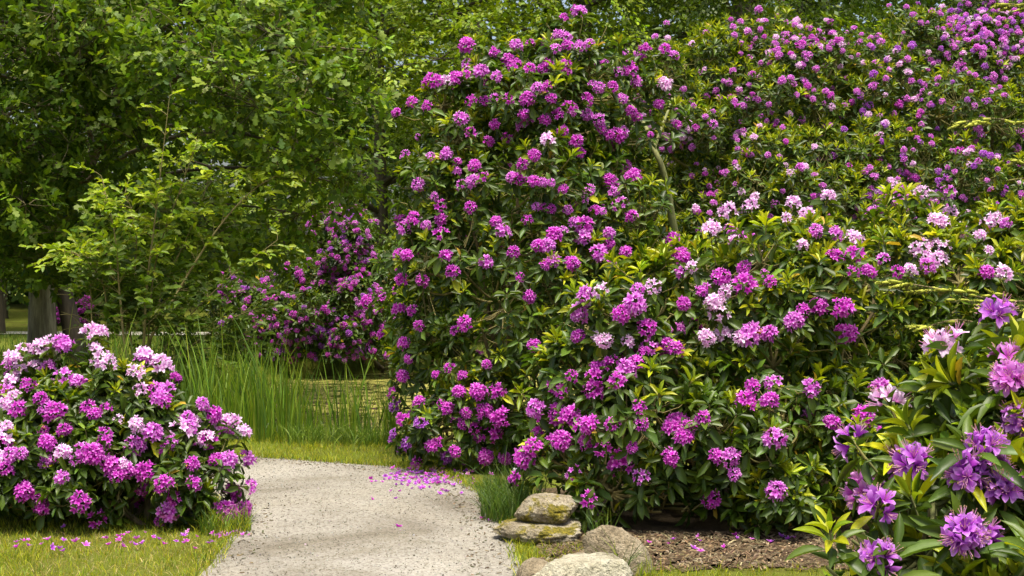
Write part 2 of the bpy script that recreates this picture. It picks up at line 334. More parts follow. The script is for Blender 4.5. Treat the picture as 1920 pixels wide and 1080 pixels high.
def tints(n, cols, jit=.22):
    c = np.array(cols)[rng.integers(0, len(cols), n)]; v = np.exp(rng.normal(0, jit, (n, 1))); return np.clip(c * v * np.exp(rng.normal(0, .06, (n, 3))), .002, .9)
OLD = [(.048, .085, .006), (.061, .105, .007), (.08, .127, .008), (.036, .068, .007)]
NEW = [(.28, .32, .01), (.22, .28, .01), (.36, .38, .012), (.17, .23, .01)]
def whorls(lv, pos, axis, new, size, per=(7, 11), lw=.35):
    n = len(pos); m = rng.integers(per[0], per[1] + 1, n); w = np.repeat(np.arange(n), m); i = np.concatenate([np.arange(k) for k in m]); T = len(w)
    nw = new[w]; a = axis[w]; h = np.where(np.abs(a[:, 2:3]) < .9, np.array([[0, 0, 1.]]), np.array([[1., 0, 0]])); x = norm(np.cross(h, a)); y = np.cross(a, x)
    ph = i * 2.39996 + (rng.random(n) * 6.28)[w] + rng.normal(0, .15, T); fr = i / m[w]
    th = np.where(nw, R(14) + R(52) * fr + rng.normal(0, R(7), T), R(42) + R(68) * fr + rng.normal(0, R(10), T))
    rad = np.cos(ph)[:, None] * x + np.sin(ph)[:, None] * y
    Y = np.cos(th)[:, None] * a + np.sin(th)[:, None] * rad
    Y[:, 2] -= np.where(nw, .0, .14); Y = norm(Y)
    Nn = a * np.sin(th)[:, None] - rad * np.cos(th)[:, None] + rng.normal(0, .16, (T, 3))
    L = size * np.where(nw, .095, .112) * (.6 + .4 * np.sqrt(fr + .1)) * np.exp(rng.normal(0, .14, T)) * (np.exp(rng.normal(0, .1, n))[w])
    W = L * np.where(nw, .25, lw) * np.exp(rng.normal(0, .1, T))
    wt = np.exp(rng.normal(0, .12, (n, 1)))[w]
    ti = np.where(nw[:, None], tints(T, NEW, .14), tints(T, OLD, .22)) * wt
    yl = rng.random(T) < .006; ti[yl] = np.array([.45, .3, .03])
    lv.add(pos[w] + Y * .012 * size + a * (.03 * size * (1 - fr))[:, None], Y, Nn, L, W, ti, nw.astype(int))

# ------------------------------------------------------------------ flowers
def floret(hi=False):
    V, T, C = [], [], []
    rows = [(.0, -.75, .10, 0), (.34, -.22, .24, .4), (.74, .1, .33, .75), (1.12, .16, .1, 1.0)] if hi else [(.0, -.5, .1, 0), (.55, .02, .31, .55), (1.05, .2, .1, 1)]
    for k in range(5):
        a = k * 2 * math.pi / 5 + rng.normal(0, .1); ca, sa = math.cos(a), math.sin(a); s = 1 + rng.normal(0, .1); n0 = len(V); tz = rng.normal(0, .12)
        for (r, z, wd, b) in rows:
            for q in ((-1, 0, 1) if hi else (-1, 1)):
                rr = r * s * (1 - (.08 if q else 0)); zz = z + tz * r + (.07 * rng.normal() if hi else .05 * rng.normal()) * r - (.1 * (q == 0) * r if hi else 0); ww = wd * q * s
                V.append((ca * rr - sa * ww, sa * rr + ca * ww, zz)); C.append(b)
        k2 = 3 if hi else 2
        for r in range(len(rows) - 1):
            for c in range(k2 - 1):
                q = n0 + r * k2 + c; T += [(q, q + 1, q + k2 + 1), (q, q + k2 + 1, q + k2)]
    return np.array(V), np.array(T), np.array(C)
PAL = {'magenta': ((.42, .014, .33), (.6, .05, .54), (.86, .4, .8)),
       'orchid': ((.5, .05, .44), (.68, .16, .66), (.9, .58, .87)),
       'pale': ((.7, .26, .62), (.88, .62, .84), (.96, .9, .94)),  # palest set, also painted on bush tops as overhead light
       'violet': ((.3, .02, .39), (.46, .09, .58), (.76, .46, .84))}
def petal_tint(b, pal, j=1.0):
    c0, c1, c2 = [np.array(q) for q in PAL[pal]]; b = b[:, None]
    return np.clip(np.where(b < .6, c0 + (c1 - c0) * b / .6, c1 + (c2 - c1) * (b - .6) / .4 * j), 0, .95)
def truss_mesh(pal, nf):
    a = Acc(); i = np.arange(nf); ct = 1 - (i + .5) / nf * 1.15; st = np.sqrt(1 - ct * ct); ph = i * 2.39996
    D = np.stack([st * np.cos(ph), st * np.sin(ph), ct], -1) + rng.normal(0, .13, (nf, 3)); D = norm(D)
    for d in D:
        V, T, b = floret(); s = .0215 * math.exp(rng.normal(0, .14)); f = frame_from_axis(d + np.array([0, 0, .12]), rng.random() * 6.28)
        a.add((V * s) @ f.T + d * .045 * math.exp(rng.normal(0, .12)), T, petal_tint(b, pal, rng.uniform(.25, 1.1)) * math.exp(rng.normal(0, .1)))
    return a.mesh('flower_cluster', M_PETAL, None, False)
TRUSS = {p: [truss_mesh(p, int(k)) for k in (20, 23, 24, 27, 15, 21, 7, 10, 18)] for p in PAL}

# ------------------------------------------------------------------ rhododendrons
def sub_blobs(blobs, n_sub, jr=(.26, .46)):
    S = []
    for (px, py, d, r) in blobs:
        c = P(px, py, d); rr = r / F * d; dr = rdir(n_sub * 2); dr = dr[dr[:, 2] > -.75][:n_sub]
        for v in dr:
            q = rng.uniform(*jr) * rr; S.append((*(c + v * rr * .7), q))
        S.append((*c, rr * .72))
    S = np.array(S); return S[S[:, 2] > -.05 + S[:, 3] * .35]
def ray_hit(S, px, py):
    v = np.array([(px - 960) / F, 1.0, -(py - HY) / F]); v /= np.linalg.norm(v); o = np.array([0, 0, EYE]); oc = S[:, :3] - o
    b = oc @ v; q = (oc ** 2).sum(-1) - b * b; r2 = S[:, 3] ** 2; h = q < r2
    if h.any():
        t = b[h] - np.sqrt(r2[h] - q[h]); k = np.argmin(t); p = o + v * t[k]; return p, norm(p - S[h][k, :3]), True
    k = np.argmin(np.sqrt(q) - S[:, 3]); p = o + v * b[k]; nn = norm(p - S[k, :3]); return S[k, :3] + nn * (S[k, 3] + min(.12, np.sqrt(q[k]) - S[k, 3])), nn, False
def depth_in(S, p, chunk=800):
    o = np.empty(len(p))
    for i in range(0, len(p), chunk):
        o[i:i + chunk] = (S[None, :, 3] - np.linalg.norm(p[i:i + chunk, None] - S[None, :, :3], axis=-1)).max(1)
    return o
def shell_points(S, n, inside=.1, deep=.12, zmin=.04, low=.35):
    w = S[:, 3] ** 2; k = rng.choice(len(S), n * 4, p=w / w.sum()); v = rdir(n * 4); p = S[k, :3] + v * S[k, 3:4] * rng.uniform(.86, 1.03, (n * 4, 1))
    dp = depth_in(S, p); ok = (dp < deep * S[k, 3] + .02) | (rng.random(n * 4) < inside); ok &= p[:, 2] > zmin; ok &= (v[:, 2] > -.35) | (rng.random(n * 4) < low)
    p, v = p[ok], v[ok]; return p[:n], v[:n]

def rhododendron(label, base, blobs, trusses, n_whorl, n_sub=12, new_frac=.3, proto='mid', size=1.0, tscale=1.0, n_leaf=300, back=30, group=None, stems=9, new_top=None, hero=False, lw=.37, per=(7, 11), stem_r=.022, twig_col=(.27, .23, .08), lift=.055, hollow=.385):
    base = np.array(base, float); root = link('rhododendron_bush', None, None, base); root.empty_display_size = .2
    tag(root, label, 'bush', group)
    S = sub_blobs(blobs, n_sub); pos, nv = shell_points(S, int(n_whorl * 1.15))
    kp = (fbm(pos * 2.7 + base, 2) > hollow) | (rng.random(len(pos)) < .3); kp &= (nv[:, 1] < .35) | (rng.random(len(pos)) < .35); pos, nv = pos[kp], nv[kp]
    ax = norm(nv * .75 + np.array([0, 0, .62]) + rng.normal(0, .24, nv.shape)); pos = pos + nv * rng.uniform(-.04, .07, (len(pos), 1)) * size
    nf = new_frac if new_top is None else np.where(pos[:, 2] > new_top[0], new_top[1], new_frac)
    new = rng.random(len(pos)) < nf * (np.where(pos[:, 2] > (new_top[0] if new_top else 99), .85, .4) + .9 * np.clip(nv[:, 2], 0, 1))
    tp, ta, tpal = [], [], []
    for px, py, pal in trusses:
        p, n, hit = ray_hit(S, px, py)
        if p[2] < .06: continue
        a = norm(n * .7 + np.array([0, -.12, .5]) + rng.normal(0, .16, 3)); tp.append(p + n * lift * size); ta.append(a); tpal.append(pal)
    vis = len(tp)
    bk = np.where(nv[:, 1] > .15)[0]
    for q in rng.choice(bk, min(back, len(bk)), replace=False): tp.append(pos[q]); ta.append(ax[q]); tpal.append(trusses[rng.integers(len(trusses))][2])
    tp, ta = np.array(tp), np.array(ta)
    dd = np.full(len(pos), 9.)
    for p, a in zip(tp, ta): dd = np.minimum(dd, np.linalg.norm(pos - (p + a * .05 - np.array([0, .05, 0])), axis=-1))
    kp = dd > .085 * size * tscale; pos, ax, new = pos[kp], ax[kp], new[kp]
    lv = Leaves(); whorls(lv, pos, ax, new, size, per, lw)
    whorls(lv, pos[new] - ax[new] * .035 * size, ax[new], np.zeros(new.sum(), bool), size, (5, 7), lw)
    whorls(lv, tp - ta * .03, ta, np.zeros(len(tp), bool), size * 1.02, (7, 10), lw); lv.cat()
    lv.keep(lv.pos[:, 2] + np.minimum(lv.Y[:, 2] * lv.L, 0) > .01)
    if n_leaf:
        idx = lv.largest(n_leaf); leaf_parts(lv, idx, PROTO[proto], proto, M_RHODO, base, root, np.array(OLD + NEW + [(.08, .15, .02), (.1, .17, .02)]))
        mk = np.ones(len(lv.pos), bool); mk[idx] = False; lv.keep(mk)
    tag(link('foliage', lv.mesh('foliage', PROTO[proto], M_RHODO, base), root), kind='stuff')
    # stems from the ground into the crown, then thinner wood to every clump and whorl
    cs = np.array([P(a, b, c) for a, b, c, r in blobs]); paths = []
    o = np.argsort(rng.random(len(cs)))[:stems]
    for q in o:
        e = cs[q] + np.array([0, 0, .1]); s = base + np.array([rng.normal(0, .16), rng.normal(0, .12), -.05]); s[2] = ground_z(s[0], s[1]) - .04
        mid_ = s * .45 + e * .55 + np.array([rng.normal(0, .12), rng.normal(0, .1), .1 - .25 * abs(e[0] - s[0])]); b = bez(s, mid_, e, 10); b[1:-1] += rng.normal(0, .018, (8, 3)); paths.append(b)
        a = Acc(); a.tube(b, np.linspace(stem_r * rng.uniform(.9, 1.4), stem_r * .5, 10), 6); link('stem', a.mesh('stem', M_STEM, base), root)
    allp = np.concatenate(paths); tw = Acc()
    for c in S:
        c3 = c[:3]
        if c3[2] < .05: continue
        k = np.argmin(np.linalg.norm(allp - c3, axis=-1) + .6 * np.maximum(0, allp[:, 2] - c3[2] + .1)); s = allp[k]
        b = bez(s, s * .4 + c3 * .6 + np.array([0, 0, -.06]) + rng.normal(0, .04, 3), c3, 6); tw.tube(b, np.linspace(stem_r * .5, stem_r * .3, 6), 4, np.array(twig_col) * rng.uniform(.6, 1.2))
    wp = np.concatenate([pos, tp]); wa = np.concatenate([ax, ta])
    k = np.empty(len(wp), int)
    for i in range(0, len(wp), 800): k[i:i + 800] = np.argmin(np.linalg.norm(wp[i:i + 800, None] - S[None, :, :3], axis=-1) - S[None, :, 3] * .3, axis=1)
    for p, a, c in zip(wp, wa, S[k][:, :3]):
        if a[1] > .3 and rng.random() < .7: continue
        e = p - a * .02; s = e + (c - e) * min(1, .34 * size / max(np.linalg.norm(c - e), .01)) + rng.normal(0, .015, 3)
        tw.tube(np.array([s, (s + e) / 2 - a * .02 + np.array([0, 0, -.012]), e, p + a * .03]), np.array([.0055, .0045, .0038, .003]) * max(size, .9), 3, np.array(twig_col) * rng.uniform(.5, 1.25))
    tag(link('twigs', tw.mesh('twigs', M_CHIP, base), root), kind='stuff')
    if hero: return root, base, tp, ta, tpal, S
    rest = Acc(); cnt = 0
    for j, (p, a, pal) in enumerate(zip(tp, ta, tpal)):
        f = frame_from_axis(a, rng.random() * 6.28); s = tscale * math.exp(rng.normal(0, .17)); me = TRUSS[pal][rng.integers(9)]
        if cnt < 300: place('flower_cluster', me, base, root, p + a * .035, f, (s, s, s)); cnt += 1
        else:
            V = np.empty(len(me.vertices) * 3, np.float32); me.vertices.foreach_get('co', V); T = np.empty(len(me.loops), np.int32); me.loops.foreach_get('vertex_index', T)
            C = np.empty(len(me.vertices) * 4, np.float32); me.attributes['tint'].data.foreach_get('color', C)
            rest.add((V.reshape(-1, 3) * s) @ f.T + p + a * .035, T.reshape(-1, 3), C.reshape(-1, 4)[:, :3])
    if rest.n: tag(link('small_blossoms', rest.mesh('small_blossoms', M_PETAL, base, False), root), kind='stuff')
    return root

def pick(weights): k = list(weights); w = np.array([weights[q] for q in k], float); return k[rng.choice(len(k), p=w / w.sum())]
# --- the tall bush at the bend of the path
C1 = pts('858,72 900,85 825,100 493,195 583,218 660,205 495,240 635,252 665,260 805,165 790,150 830,175 795,210 870,200 900,205 930,195 360,335 395,330 430,330 460,335 480,320 540,297 580,312 650,290 695,295 730,275 760,270 790,275 840,300 835,280 910,340 890,375 955,320 1000,350 1020,300 1060,265 1070,295 1095,330 1040,295 1130,255 1140,220 1030,385 1055,425 780,380 740,350 770,345 830,410 545,375 500,385 598,385 635,382 700,388 285,400 245,425 335,410 690,425 600,455 450,475 470,515 515,537 325,520 640,485 700,495 730,480 770,470 805,460 845,452 815,505 915,435 955,455 960,480 985,505 1010,505 1030,495 1040,545 775,560 860,535 865,570 1100,460 1135,515 1170,410 1190,330 1245,475 1255,205 1205,210 1045,610 975,580 268,610 335,615 405,660 460,640 518,648 405,610 700,635 665,670 660,700 735,605 760,690 735,685 785,690 820,710 470,715 505,705 545,692 355,742 305,690 985,690 1010,705 895,710 878,745 920,755 830,765 1095,705 1010,755 1060,788 1095,825 505,788 355,795 405,832 720,790 765,800 740,790 585,838 710,857 290,830 320,845 243,858 275,850 387,907 607,900 855,870 880,878 825,895 785,915 770,950 745,950 903,930 965,820 940,815 990,890 990,925 1215,890 268,972 210,970 405,975 640,960 557,992 420,1020 685,1047 985,997 945,972 845,1005 785,1000 1075,960 760,1010 305,1070 250,1065', (640, 0), 2)
C2 = pts('195,30 198,215 30,315 95,400 10,395 8,455 40,495 108,480 60,550 95,622 8,640', (900, 540), 2)
C3 = pts('985,305 1027,280 1045,165 1100,90 900,55 920,112 830,70 1220,375 1235,457 1165,470 1122,432 1125,367 1070,440 1050,385 1080,325 1005,415 980,462 1020,520 1050,495 1080,510 1090,540 1185,530 1220,605 850,300 820,360 825,415 885,440 915,430 935,390 860,490 830,520 825,560 880,570 930,560 960,600 990,570 1030,590 1130,620 700,20 770,30 850,180 870,240 905,500 855,590 900,620', (360, 560), 2.077)
ctr = [(x, y, pick({'magenta': 5, 'orchid': 3.4, 'pale': .9 if y < 200 else .15})) for x, y in C1] + [(x, y, 'magenta') for x, y in C2] + [(x, y, pick({'magenta': 3, 'violet': 2} if x < 830 else {'magenta': 1})) for x, y in C3]  # topmost trusses lean pale: light from above painted into the bloom colour
rhododendron('tall rhododendron covered in magenta flowers where the gravel path bends', (.05, 12.2, 0),
    [(855, 800, 11.3, 95), (950, 800, 11.4, 120), (1000, 700, 11.6, 170), (930, 590, 11.8, 200), (810, 500, 11.9, 105), (960, 420, 12, 200), (1090, 470, 12, 170), (840, 390, 12, 100),
     (870, 250, 12.2, 95), (830, 220, 12.2, 60), (985, 230, 12.3, 135), (1090, 210, 12.5, 140), (1065, 100, 12.6, 55), (920, 130, 12.4, 45), (1190, 230, 12.8, 95), (1150, 600, 12, 140), (1080, 640, 12.4, 180), (960, 600, 12.9, 220), (1000, 380, 13.1, 220), (1060, 800, 11.6, 110)],
    ctr, 3150, 13, .45, 'mid', .97, 1.0, 300, 45)
# --- the broad bush in the mulch bed
R1 = pts('390,110 400,75 440,60 480,50 530,110 570,80 600,155 390,210 450,215 480,170 560,235 555,190 690,230 720,275 820,200 750,80 800,50 840,30 880,70 925,105 945,45 990,30 640,15 600,20 935,205 990,210 1120,190 1180,155 1100,10 620,280 640,270 600,320 410,325 340,345 270,400 235,445 340,400 405,400 355,460 275,455 245,490 355,530 480,340 520,320 550,360 525,395 585,465 455,520 510,515 430,520 590,515 565,580 330,595 400,590 480,575 410,610 580,660 490,670 520,705 760,535 790,565 745,570 775,590 855,510 970,470 1065,380 1085,475 1095,575 850,635 750,640 920,610 965,690 1115,780 635,725 865,760 680,610 370,690 420,805 185,710 230,640 245,610 190,655 620,905', (900, 540), 2)
R2 = pts('535,785 400,810 265,830 200,840 160,900 110,910 370,865 480,850 490,900 540,910 600,915 720,845 880,765 970,760 950,880 930,870 1010,880 1120,865 1175,870 1235,880 1100,930 1130,980 890,955 960,960 1000,970 745,1008 970,1010 880,1030 830,1045 790,1050 660,1050 615,1050 620,1000 250,1010 135,1035 40,1020 60,1010 10,1010 325,1060 1120,1050 1175,1050 440,970', (1280, 0), 2)
R3 = pts('345,68 240,80 245,115 190,158 118,190 10,205 390,180 285,515 125,375 215,385 480,420 420,490', (1400, 540), 2)
rgt = [(x, y, pick({'magenta': 1, 'orchid': 3, 'pale': 2} if y < 650 and x < 1420 else {'magenta': 5, 'orchid': 1})) for x, y in R1]  # upper left trusses tinted paler, standing in for light on them
rgt += [(x, y, pick({'orchid': 1, 'pale': 3} if y < 500 else {'magenta': 2, 'orchid': 2, 'pale': 1})) for x, y in R2] + [(x, y, pick({'magenta': 2, 'orchid': 1})) for x, y in R3]  # highest trusses mostly pale: top light put into the petal colour
rhododendron('broad rhododendron with top flowers coloured paler as if lit, growing from the brown mulch bed', (1.75, 9.3, 0),
    [(1130, 935, 8.7, 65), (1250, 935, 8.65, 70), (1040, 880, 9.0, 60), (1110, 860, 8.9, 110), (1085, 720, 9.1, 90), (1200, 620, 9.2, 140), (1230, 760, 8.9, 150), (1330, 850, 8.8, 150), (1330, 600, 9.3, 150), (1460, 880, 8.7, 140), (1480, 590, 9.3, 160), (1450, 720, 9.1, 150),
     (1600, 880, 8.8, 140), (1640, 570, 9.5, 150), (1600, 730, 9.5, 150), (1800, 560, 9.6, 150), (1780, 800, 9.2, 190), (1950, 580, 9.6, 170), (1960, 820, 9.3, 200), (1500, 520, 9.9, 110), (1720, 490, 10, 110), (1880, 500, 10, 110), (1350, 560, 10, 120), (1500, 750, 10.2, 200), (1750, 740, 10.3, 220), (1240, 780, 9.9, 180)],
    rgt, 4000, 12, .5, 'mid', .98, 1.02, 300, 50, stems=14, new_top=(1.3, .95))
# --- the rounded bush on the lawn
L1 = pts('140,235 200,235 335,215 365,212 75,310 105,285 160,275 245,255 280,260 330,270 360,280 420,330 490,355 515,310 545,300 580,330 625,375 100,350 140,345 185,345 250,350 275,355 60,395 90,400 130,405 30,380 20,340 310,395 160,440 175,465 70,450 40,470 85,490 10,430 545,395 525,435 560,430 600,455 655,425 620,460 365,450 410,460 225,490 360,500 415,515 520,515 260,545 20,545 135,560 165,605 560,565 620,575 675,575 640,610 670,535 700,490 740,455 760,480 770,510 800,500 830,530 850,545 720,545 750,590 800,610 800,560 885,580 405,600 375,580 470,605 445,650 510,625 545,625 275,625 315,620 345,630 380,660 300,690 325,680 240,680 205,685 180,645 40,605 15,590 90,635 40,650 25,705 65,640 260,730 425,715 450,700 495,710 525,725 505,780 580,705 705,685 740,720 640,740 840,655 820,690 880,660 885,735 825,755 865,790 890,815 840,790 800,840 780,850 300,790 95,765 110,805 150,810 200,870 125,880 260,865 625,840 655,810 680,805 670,830 540,870 520,865 560,880 545,825 695,875 360,840 -60,420 -50,520 -70,640 -40,760', (0, 540), 2)
lft = [(x, y, pick({'pale': 4, 'orchid': 1.5, 'magenta': .4} if y < 740 else {'magenta': 2, 'orchid': 2.4, 'pale': 2} if y < 870 else {'magenta': 4, 'orchid': 1.2})) for x, y in L1]  # blossom pales upward in steps, overhead daylight painted into its colour
rhododendron('low rounded rhododendron full of pink blossom on the lawn beside the path', (-2.6, 9.0, 0),
    [(190, 800, 9.1, 117), (190, 900, 8.75, 90), (60, 820, 9.0, 108), (60, 910, 8.75, 86), (304, 810, 9.0, 81), (334, 900, 8.8, 76), (389, 890, 8.9, 50), (-70, 830, 9.0, 108), (-70, 910, 8.9, 81), (150, 740, 9.2, 63), (250, 750, 9.2, 63), (150, 850, 9.5, 135), (314, 860, 9.4, 81), (170, 700, 9.1, 27)],
    lft, 2300, 12, .2, 'mid', .84, 1.05, 300, 35, twig_col=(.17, .15, .06), stem_r=.016)
# --- the far bush across the pond
def scatter_trusses(n, polys, pal, cl=3, spread=16):
    o = []
    while len(o) < n:
        x0, y0, x1, y1 = polys[rng.integers(len(polys))]; cx, cy = rng.uniform(x0, x1), rng.uniform(y0, y1)
        for _ in range(rng.integers(1, cl + 1)): o.append((cx + rng.normal(0, spread), cy + rng.normal(0, spread * .6), pick(pal)))
    return o
far = scatter_trusses(520, [(440, 600, 700, 700), (600, 395, 660, 440), (540, 540, 690, 690), (470, 590, 620, 680), (640, 540, 760, 690), (620, 400, 700, 520), (560, 480, 700, 560), (410, 520, 520, 610)], {'magenta': 3, 'violet': 1.5, 'orchid': 2.5}, 3, 14)
rhododendron('spreading rhododendron with small purple flowers overhanging the far side of the pond', (-2.3, 25.2, -.05),
    [(700, 600, 24.2, 85), (660, 640, 23.9, 75), (570, 620, 24, 85), (500, 610, 24.4, 75), (690, 500, 24.6, 85), (730, 660, 23.8, 65), (440, 590, 24.8, 70), (650, 430, 25, 50), (600, 530, 24.8, 80), (760, 540, 25, 100), (700, 580, 25.5, 110), (560, 570, 25.6, 100), (600, 665, 23.9, 50), (680, 680, 23.8, 40), (520, 668, 23.9, 45), (450, 640, 24.2, 50), (740, 690, 23.8, 35), (630, 400, 25.2, 45)],
    far, 3300, 11, .25, 'lo', 1.2, .92, 0, 20, stems=8, stem_r=.03)
# --- the bank of shrubs behind
bk1 = scatter_trusses(290, [(1170, 90, 1560, 200), (1150, 180, 1460, 300), (1280, 260, 1560, 420), (1400, 40, 1560, 120)], {'magenta': 1.2, 'orchid': 3.6, 'pale': 1.4}, 2, 22)
straggly = rhododendron('tall straggly rhododendron behind the bent mossy branch, with scattered pink flowers', (2.5, 15.4, 0),
    [(1240, 170, 14.6, 90), (1290, 380, 14.3, 70), (1580, 420, 14, 100), (1390, 90, 15.2, 50), (1330, 140, 15, 85), (1300, 270, 14.4, 85), (1400, 230, 14.7, 110), (1450, 100, 15.3, 75), (1520, 180, 15, 110), (1420, 360, 14.1, 100), (1530, 330, 14.3, 120), (1480, 440, 14, 120), (1350, 480, 14, 110), (1250, 520, 14.2, 110), (1400, 300, 15.3, 160), (1500, 260, 15.6, 170), (1300, 600, 14.4, 200), (1500, 620, 14.3, 220), (1230, 420, 15.3, 130)],
    bk1, 4600, 12, .95, 'lo', .88, .64, 300, 8, hollow=.26, stems=12, stem_r=.028, twig_col=(.3, .28, .09))
br = Acc(); sb = np.array([2.5, 15.4, 0.0])
br.tube(cr([P(1330, 800, 13.6), P(1290, 560, 13.5), P(1262, 420, 13.4), P(1252, 360, 13.35), P(1240, 310, 13.3), P(1224, 275, 13.35), P(1212, 240, 13.5), P(1180, 190, 13.9)], 24), np.linspace(.045, .016, 24), 7)
br.tube(cr([P(1226, 280, 13.35), P(1236, 252, 13.4), P(1250, 215, 13.6), P(1262, 180, 13.9)], 8), np.linspace(.02, .01, 8), 6)
tag(link('branch', br.mesh('branch', M_MOSSBR, sb), straggly), 'bent greenish mossy branch')
bk2 = scatter_trusses(600, [(1560, 70, 1920, 200), (1700, 20, 1920, 120), (1780, 0, 1920, 100), (1540, 170, 1920, 330), (1560, 300, 1920, 420), (1640, 360, 1780, 420)], {'violet': 1.6, 'orchid': 4, 'magenta': .8, 'pale': 1.2}, 2, 20)
rhododendron('tallest rhododendron thick with small lilac flowers, behind the broad mulch bed bush', (5.0, 16.2, 0),
    [(1620, 180, 15.2, 100), (1650, 300, 14.6, 110), (1720, 130, 15.6, 95), (1760, 240, 15, 120), (1850, 120, 15.6, 120), (1880, 260, 15, 130), (1780, 370, 14.4, 110), (1650, 400, 14.2, 90), (1900, 390, 14.4, 120), (1960, 60, 15.8, 130), (2040, 200, 15.3, 150), (2050, 380, 14.8, 150), (1700, 500, 14.4, 150), (1900, 520, 14.5, 160), (1800, 250, 16.3, 200), (1980, 200, 16.6, 200), (1700, 620, 14.6, 220), (1950, 650, 14.8, 240), (1850, 30, 16, 70)],
    bk2, 5400, 12, .95, 'lo', .84, .6, 300, 8, hollow=.26, stems=12, stem_r=.028, twig_col=(.3, .28, .09))
# --- the small one far down the lawn
dot = scatter_trusses(26, [(103, 575, 165, 612)], {'magenta': 1}, 2, 6)
rhododendron('small distant rhododendron patch of magenta bloom beyond the pale far path', (-12.6, 38.6, .02),
    [(110, 590, 38.4, 24), (135, 588, 38.4, 25), (160, 592, 38.4, 22), (130, 605, 38.2, 22), (155, 606, 38.2, 20)], dot, 420, 8, .1, 'lo', 1.5, 1.5, 0, 4, stems=4)

# ------------------------------------------------------------------ the bush right beside the camera, with single flowers modelled
HF = {p: [] for p in ('violet', 'orchid', 'pale')}
for p in HF:
    for k in range(4):
        a = Acc(); V, T, b = floret(True); a.add(V * .0255, T, petal_tint(b, p, rng.uniform(.3, 1)) * math.exp(rng.normal(0, .08)))
        for q in range(6):
            an = q * 1.05 + rng.normal(0, .2); e = np.array([.009 * math.cos(an), .009 * math.sin(an), .016 + rng.normal(0, .003)])
            a.tube(bez(np.array([0, 0, -.012]), np.array([e[0] * .5, e[1] * .5, .008]), e, 4), .0007, 3, (.75, .4, .6)); a.tube(np.array([e, e + np.array([0, 0, .003])]), .0014, 3, (.5, .35, .2))
        HF[p].append(a.mesh('flower', M_PETAL, None, True))
FG = [(870, 640, 12), (905, 710, 12), (830, 715, 9), (975, 800, 12), (800, 920, 13), (850, 960, 6), (640, 680, 7), (575, 690, 6), (520, 775, 9), (470, 760, 5), (1005, 380, 12), (1035, 520, 11), (960, 310, 5), (745, 255, 5), (940, 140, 6), (800, 245, 4), (555, 465, 5), (430, 610, 3), (500, 1055, 8), (490, 840, 4)]
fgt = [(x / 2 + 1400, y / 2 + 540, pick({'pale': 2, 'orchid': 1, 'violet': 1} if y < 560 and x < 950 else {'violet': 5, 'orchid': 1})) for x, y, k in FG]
root, fb, tp, ta, tpal, S = rhododendron('dark leaved rhododendron with large violet flowers and narrow upright shoots', (1.25, 3.5, 0),
    [(1585, 1085, 3.1, 75), (1640, 1010, 3.2, 60), (1830, 930, 3.25, 125), (1930, 770, 3.35, 110), (1890, 670, 3.5, 60), (1750, 1030, 3.15, 120), (1670, 1120, 3.1, 110), (1990, 930, 3.2, 150), (1800, 810, 3.45, 90), (1930, 1090, 3.1, 150), (1740, 910, 3.4, 80),
     (2080, 790, 3.4, 170), (1780, 1230, 3.2, 200), (1980, 1280, 3.2, 240), (2180, 1030, 3.4, 260), (1880, 1030, 3.7, 220), (1930, 1530, 3.4, 280), (2030, 830, 3.8, 180)],
    fgt, 1150, 10, .6, 'hi', .84, 1.0, 300, 3, hero=True, lift=.01, lw=.27, per=(8, 12), stems=9, stem_r=.013, twig_col=(.14, .15, .05))
for q_, (p, a, pal) in enumerate(zip(tp, ta, tpal)):
    nf = FG[q_][2] if q_ < len(FG) else 9; i = np.arange(nf); ct = 1 - (i + .5) / nf * 1.15; st = np.sqrt(1 - ct * ct); ph = i * 2.39996
    fr = frame_from_axis(a, rng.random() * 6.28); D = norm((np.stack([st * np.cos(ph), st * np.sin(ph), ct], -1) + rng.normal(0, .15, (nf, 3)))) @ fr.T
    st_ = Acc(); st_.tube(np.array([p - a * .03, p + a * .012]), .0035, 5, (.22, .2, .06))
    for d in D: st_.tube(bez(p + a * .008, p + a * .02 + d * .015, p + a * .018 + d * .031, 4), .0011, 3, (.3, .25, .08))
    cl = link('flower_cluster', st_.mesh('flower_cluster', M_CHIP, p), root, p - fb)
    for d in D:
        s = math.exp(rng.normal(0, .1)); place('flower', HF[pal][rng.integers(4)], p, cl, p + a * .018 + d * .037, frame_from_axis(d + np.array([0, 0, .1]), rng.random() * 6.28), (s, s, s))

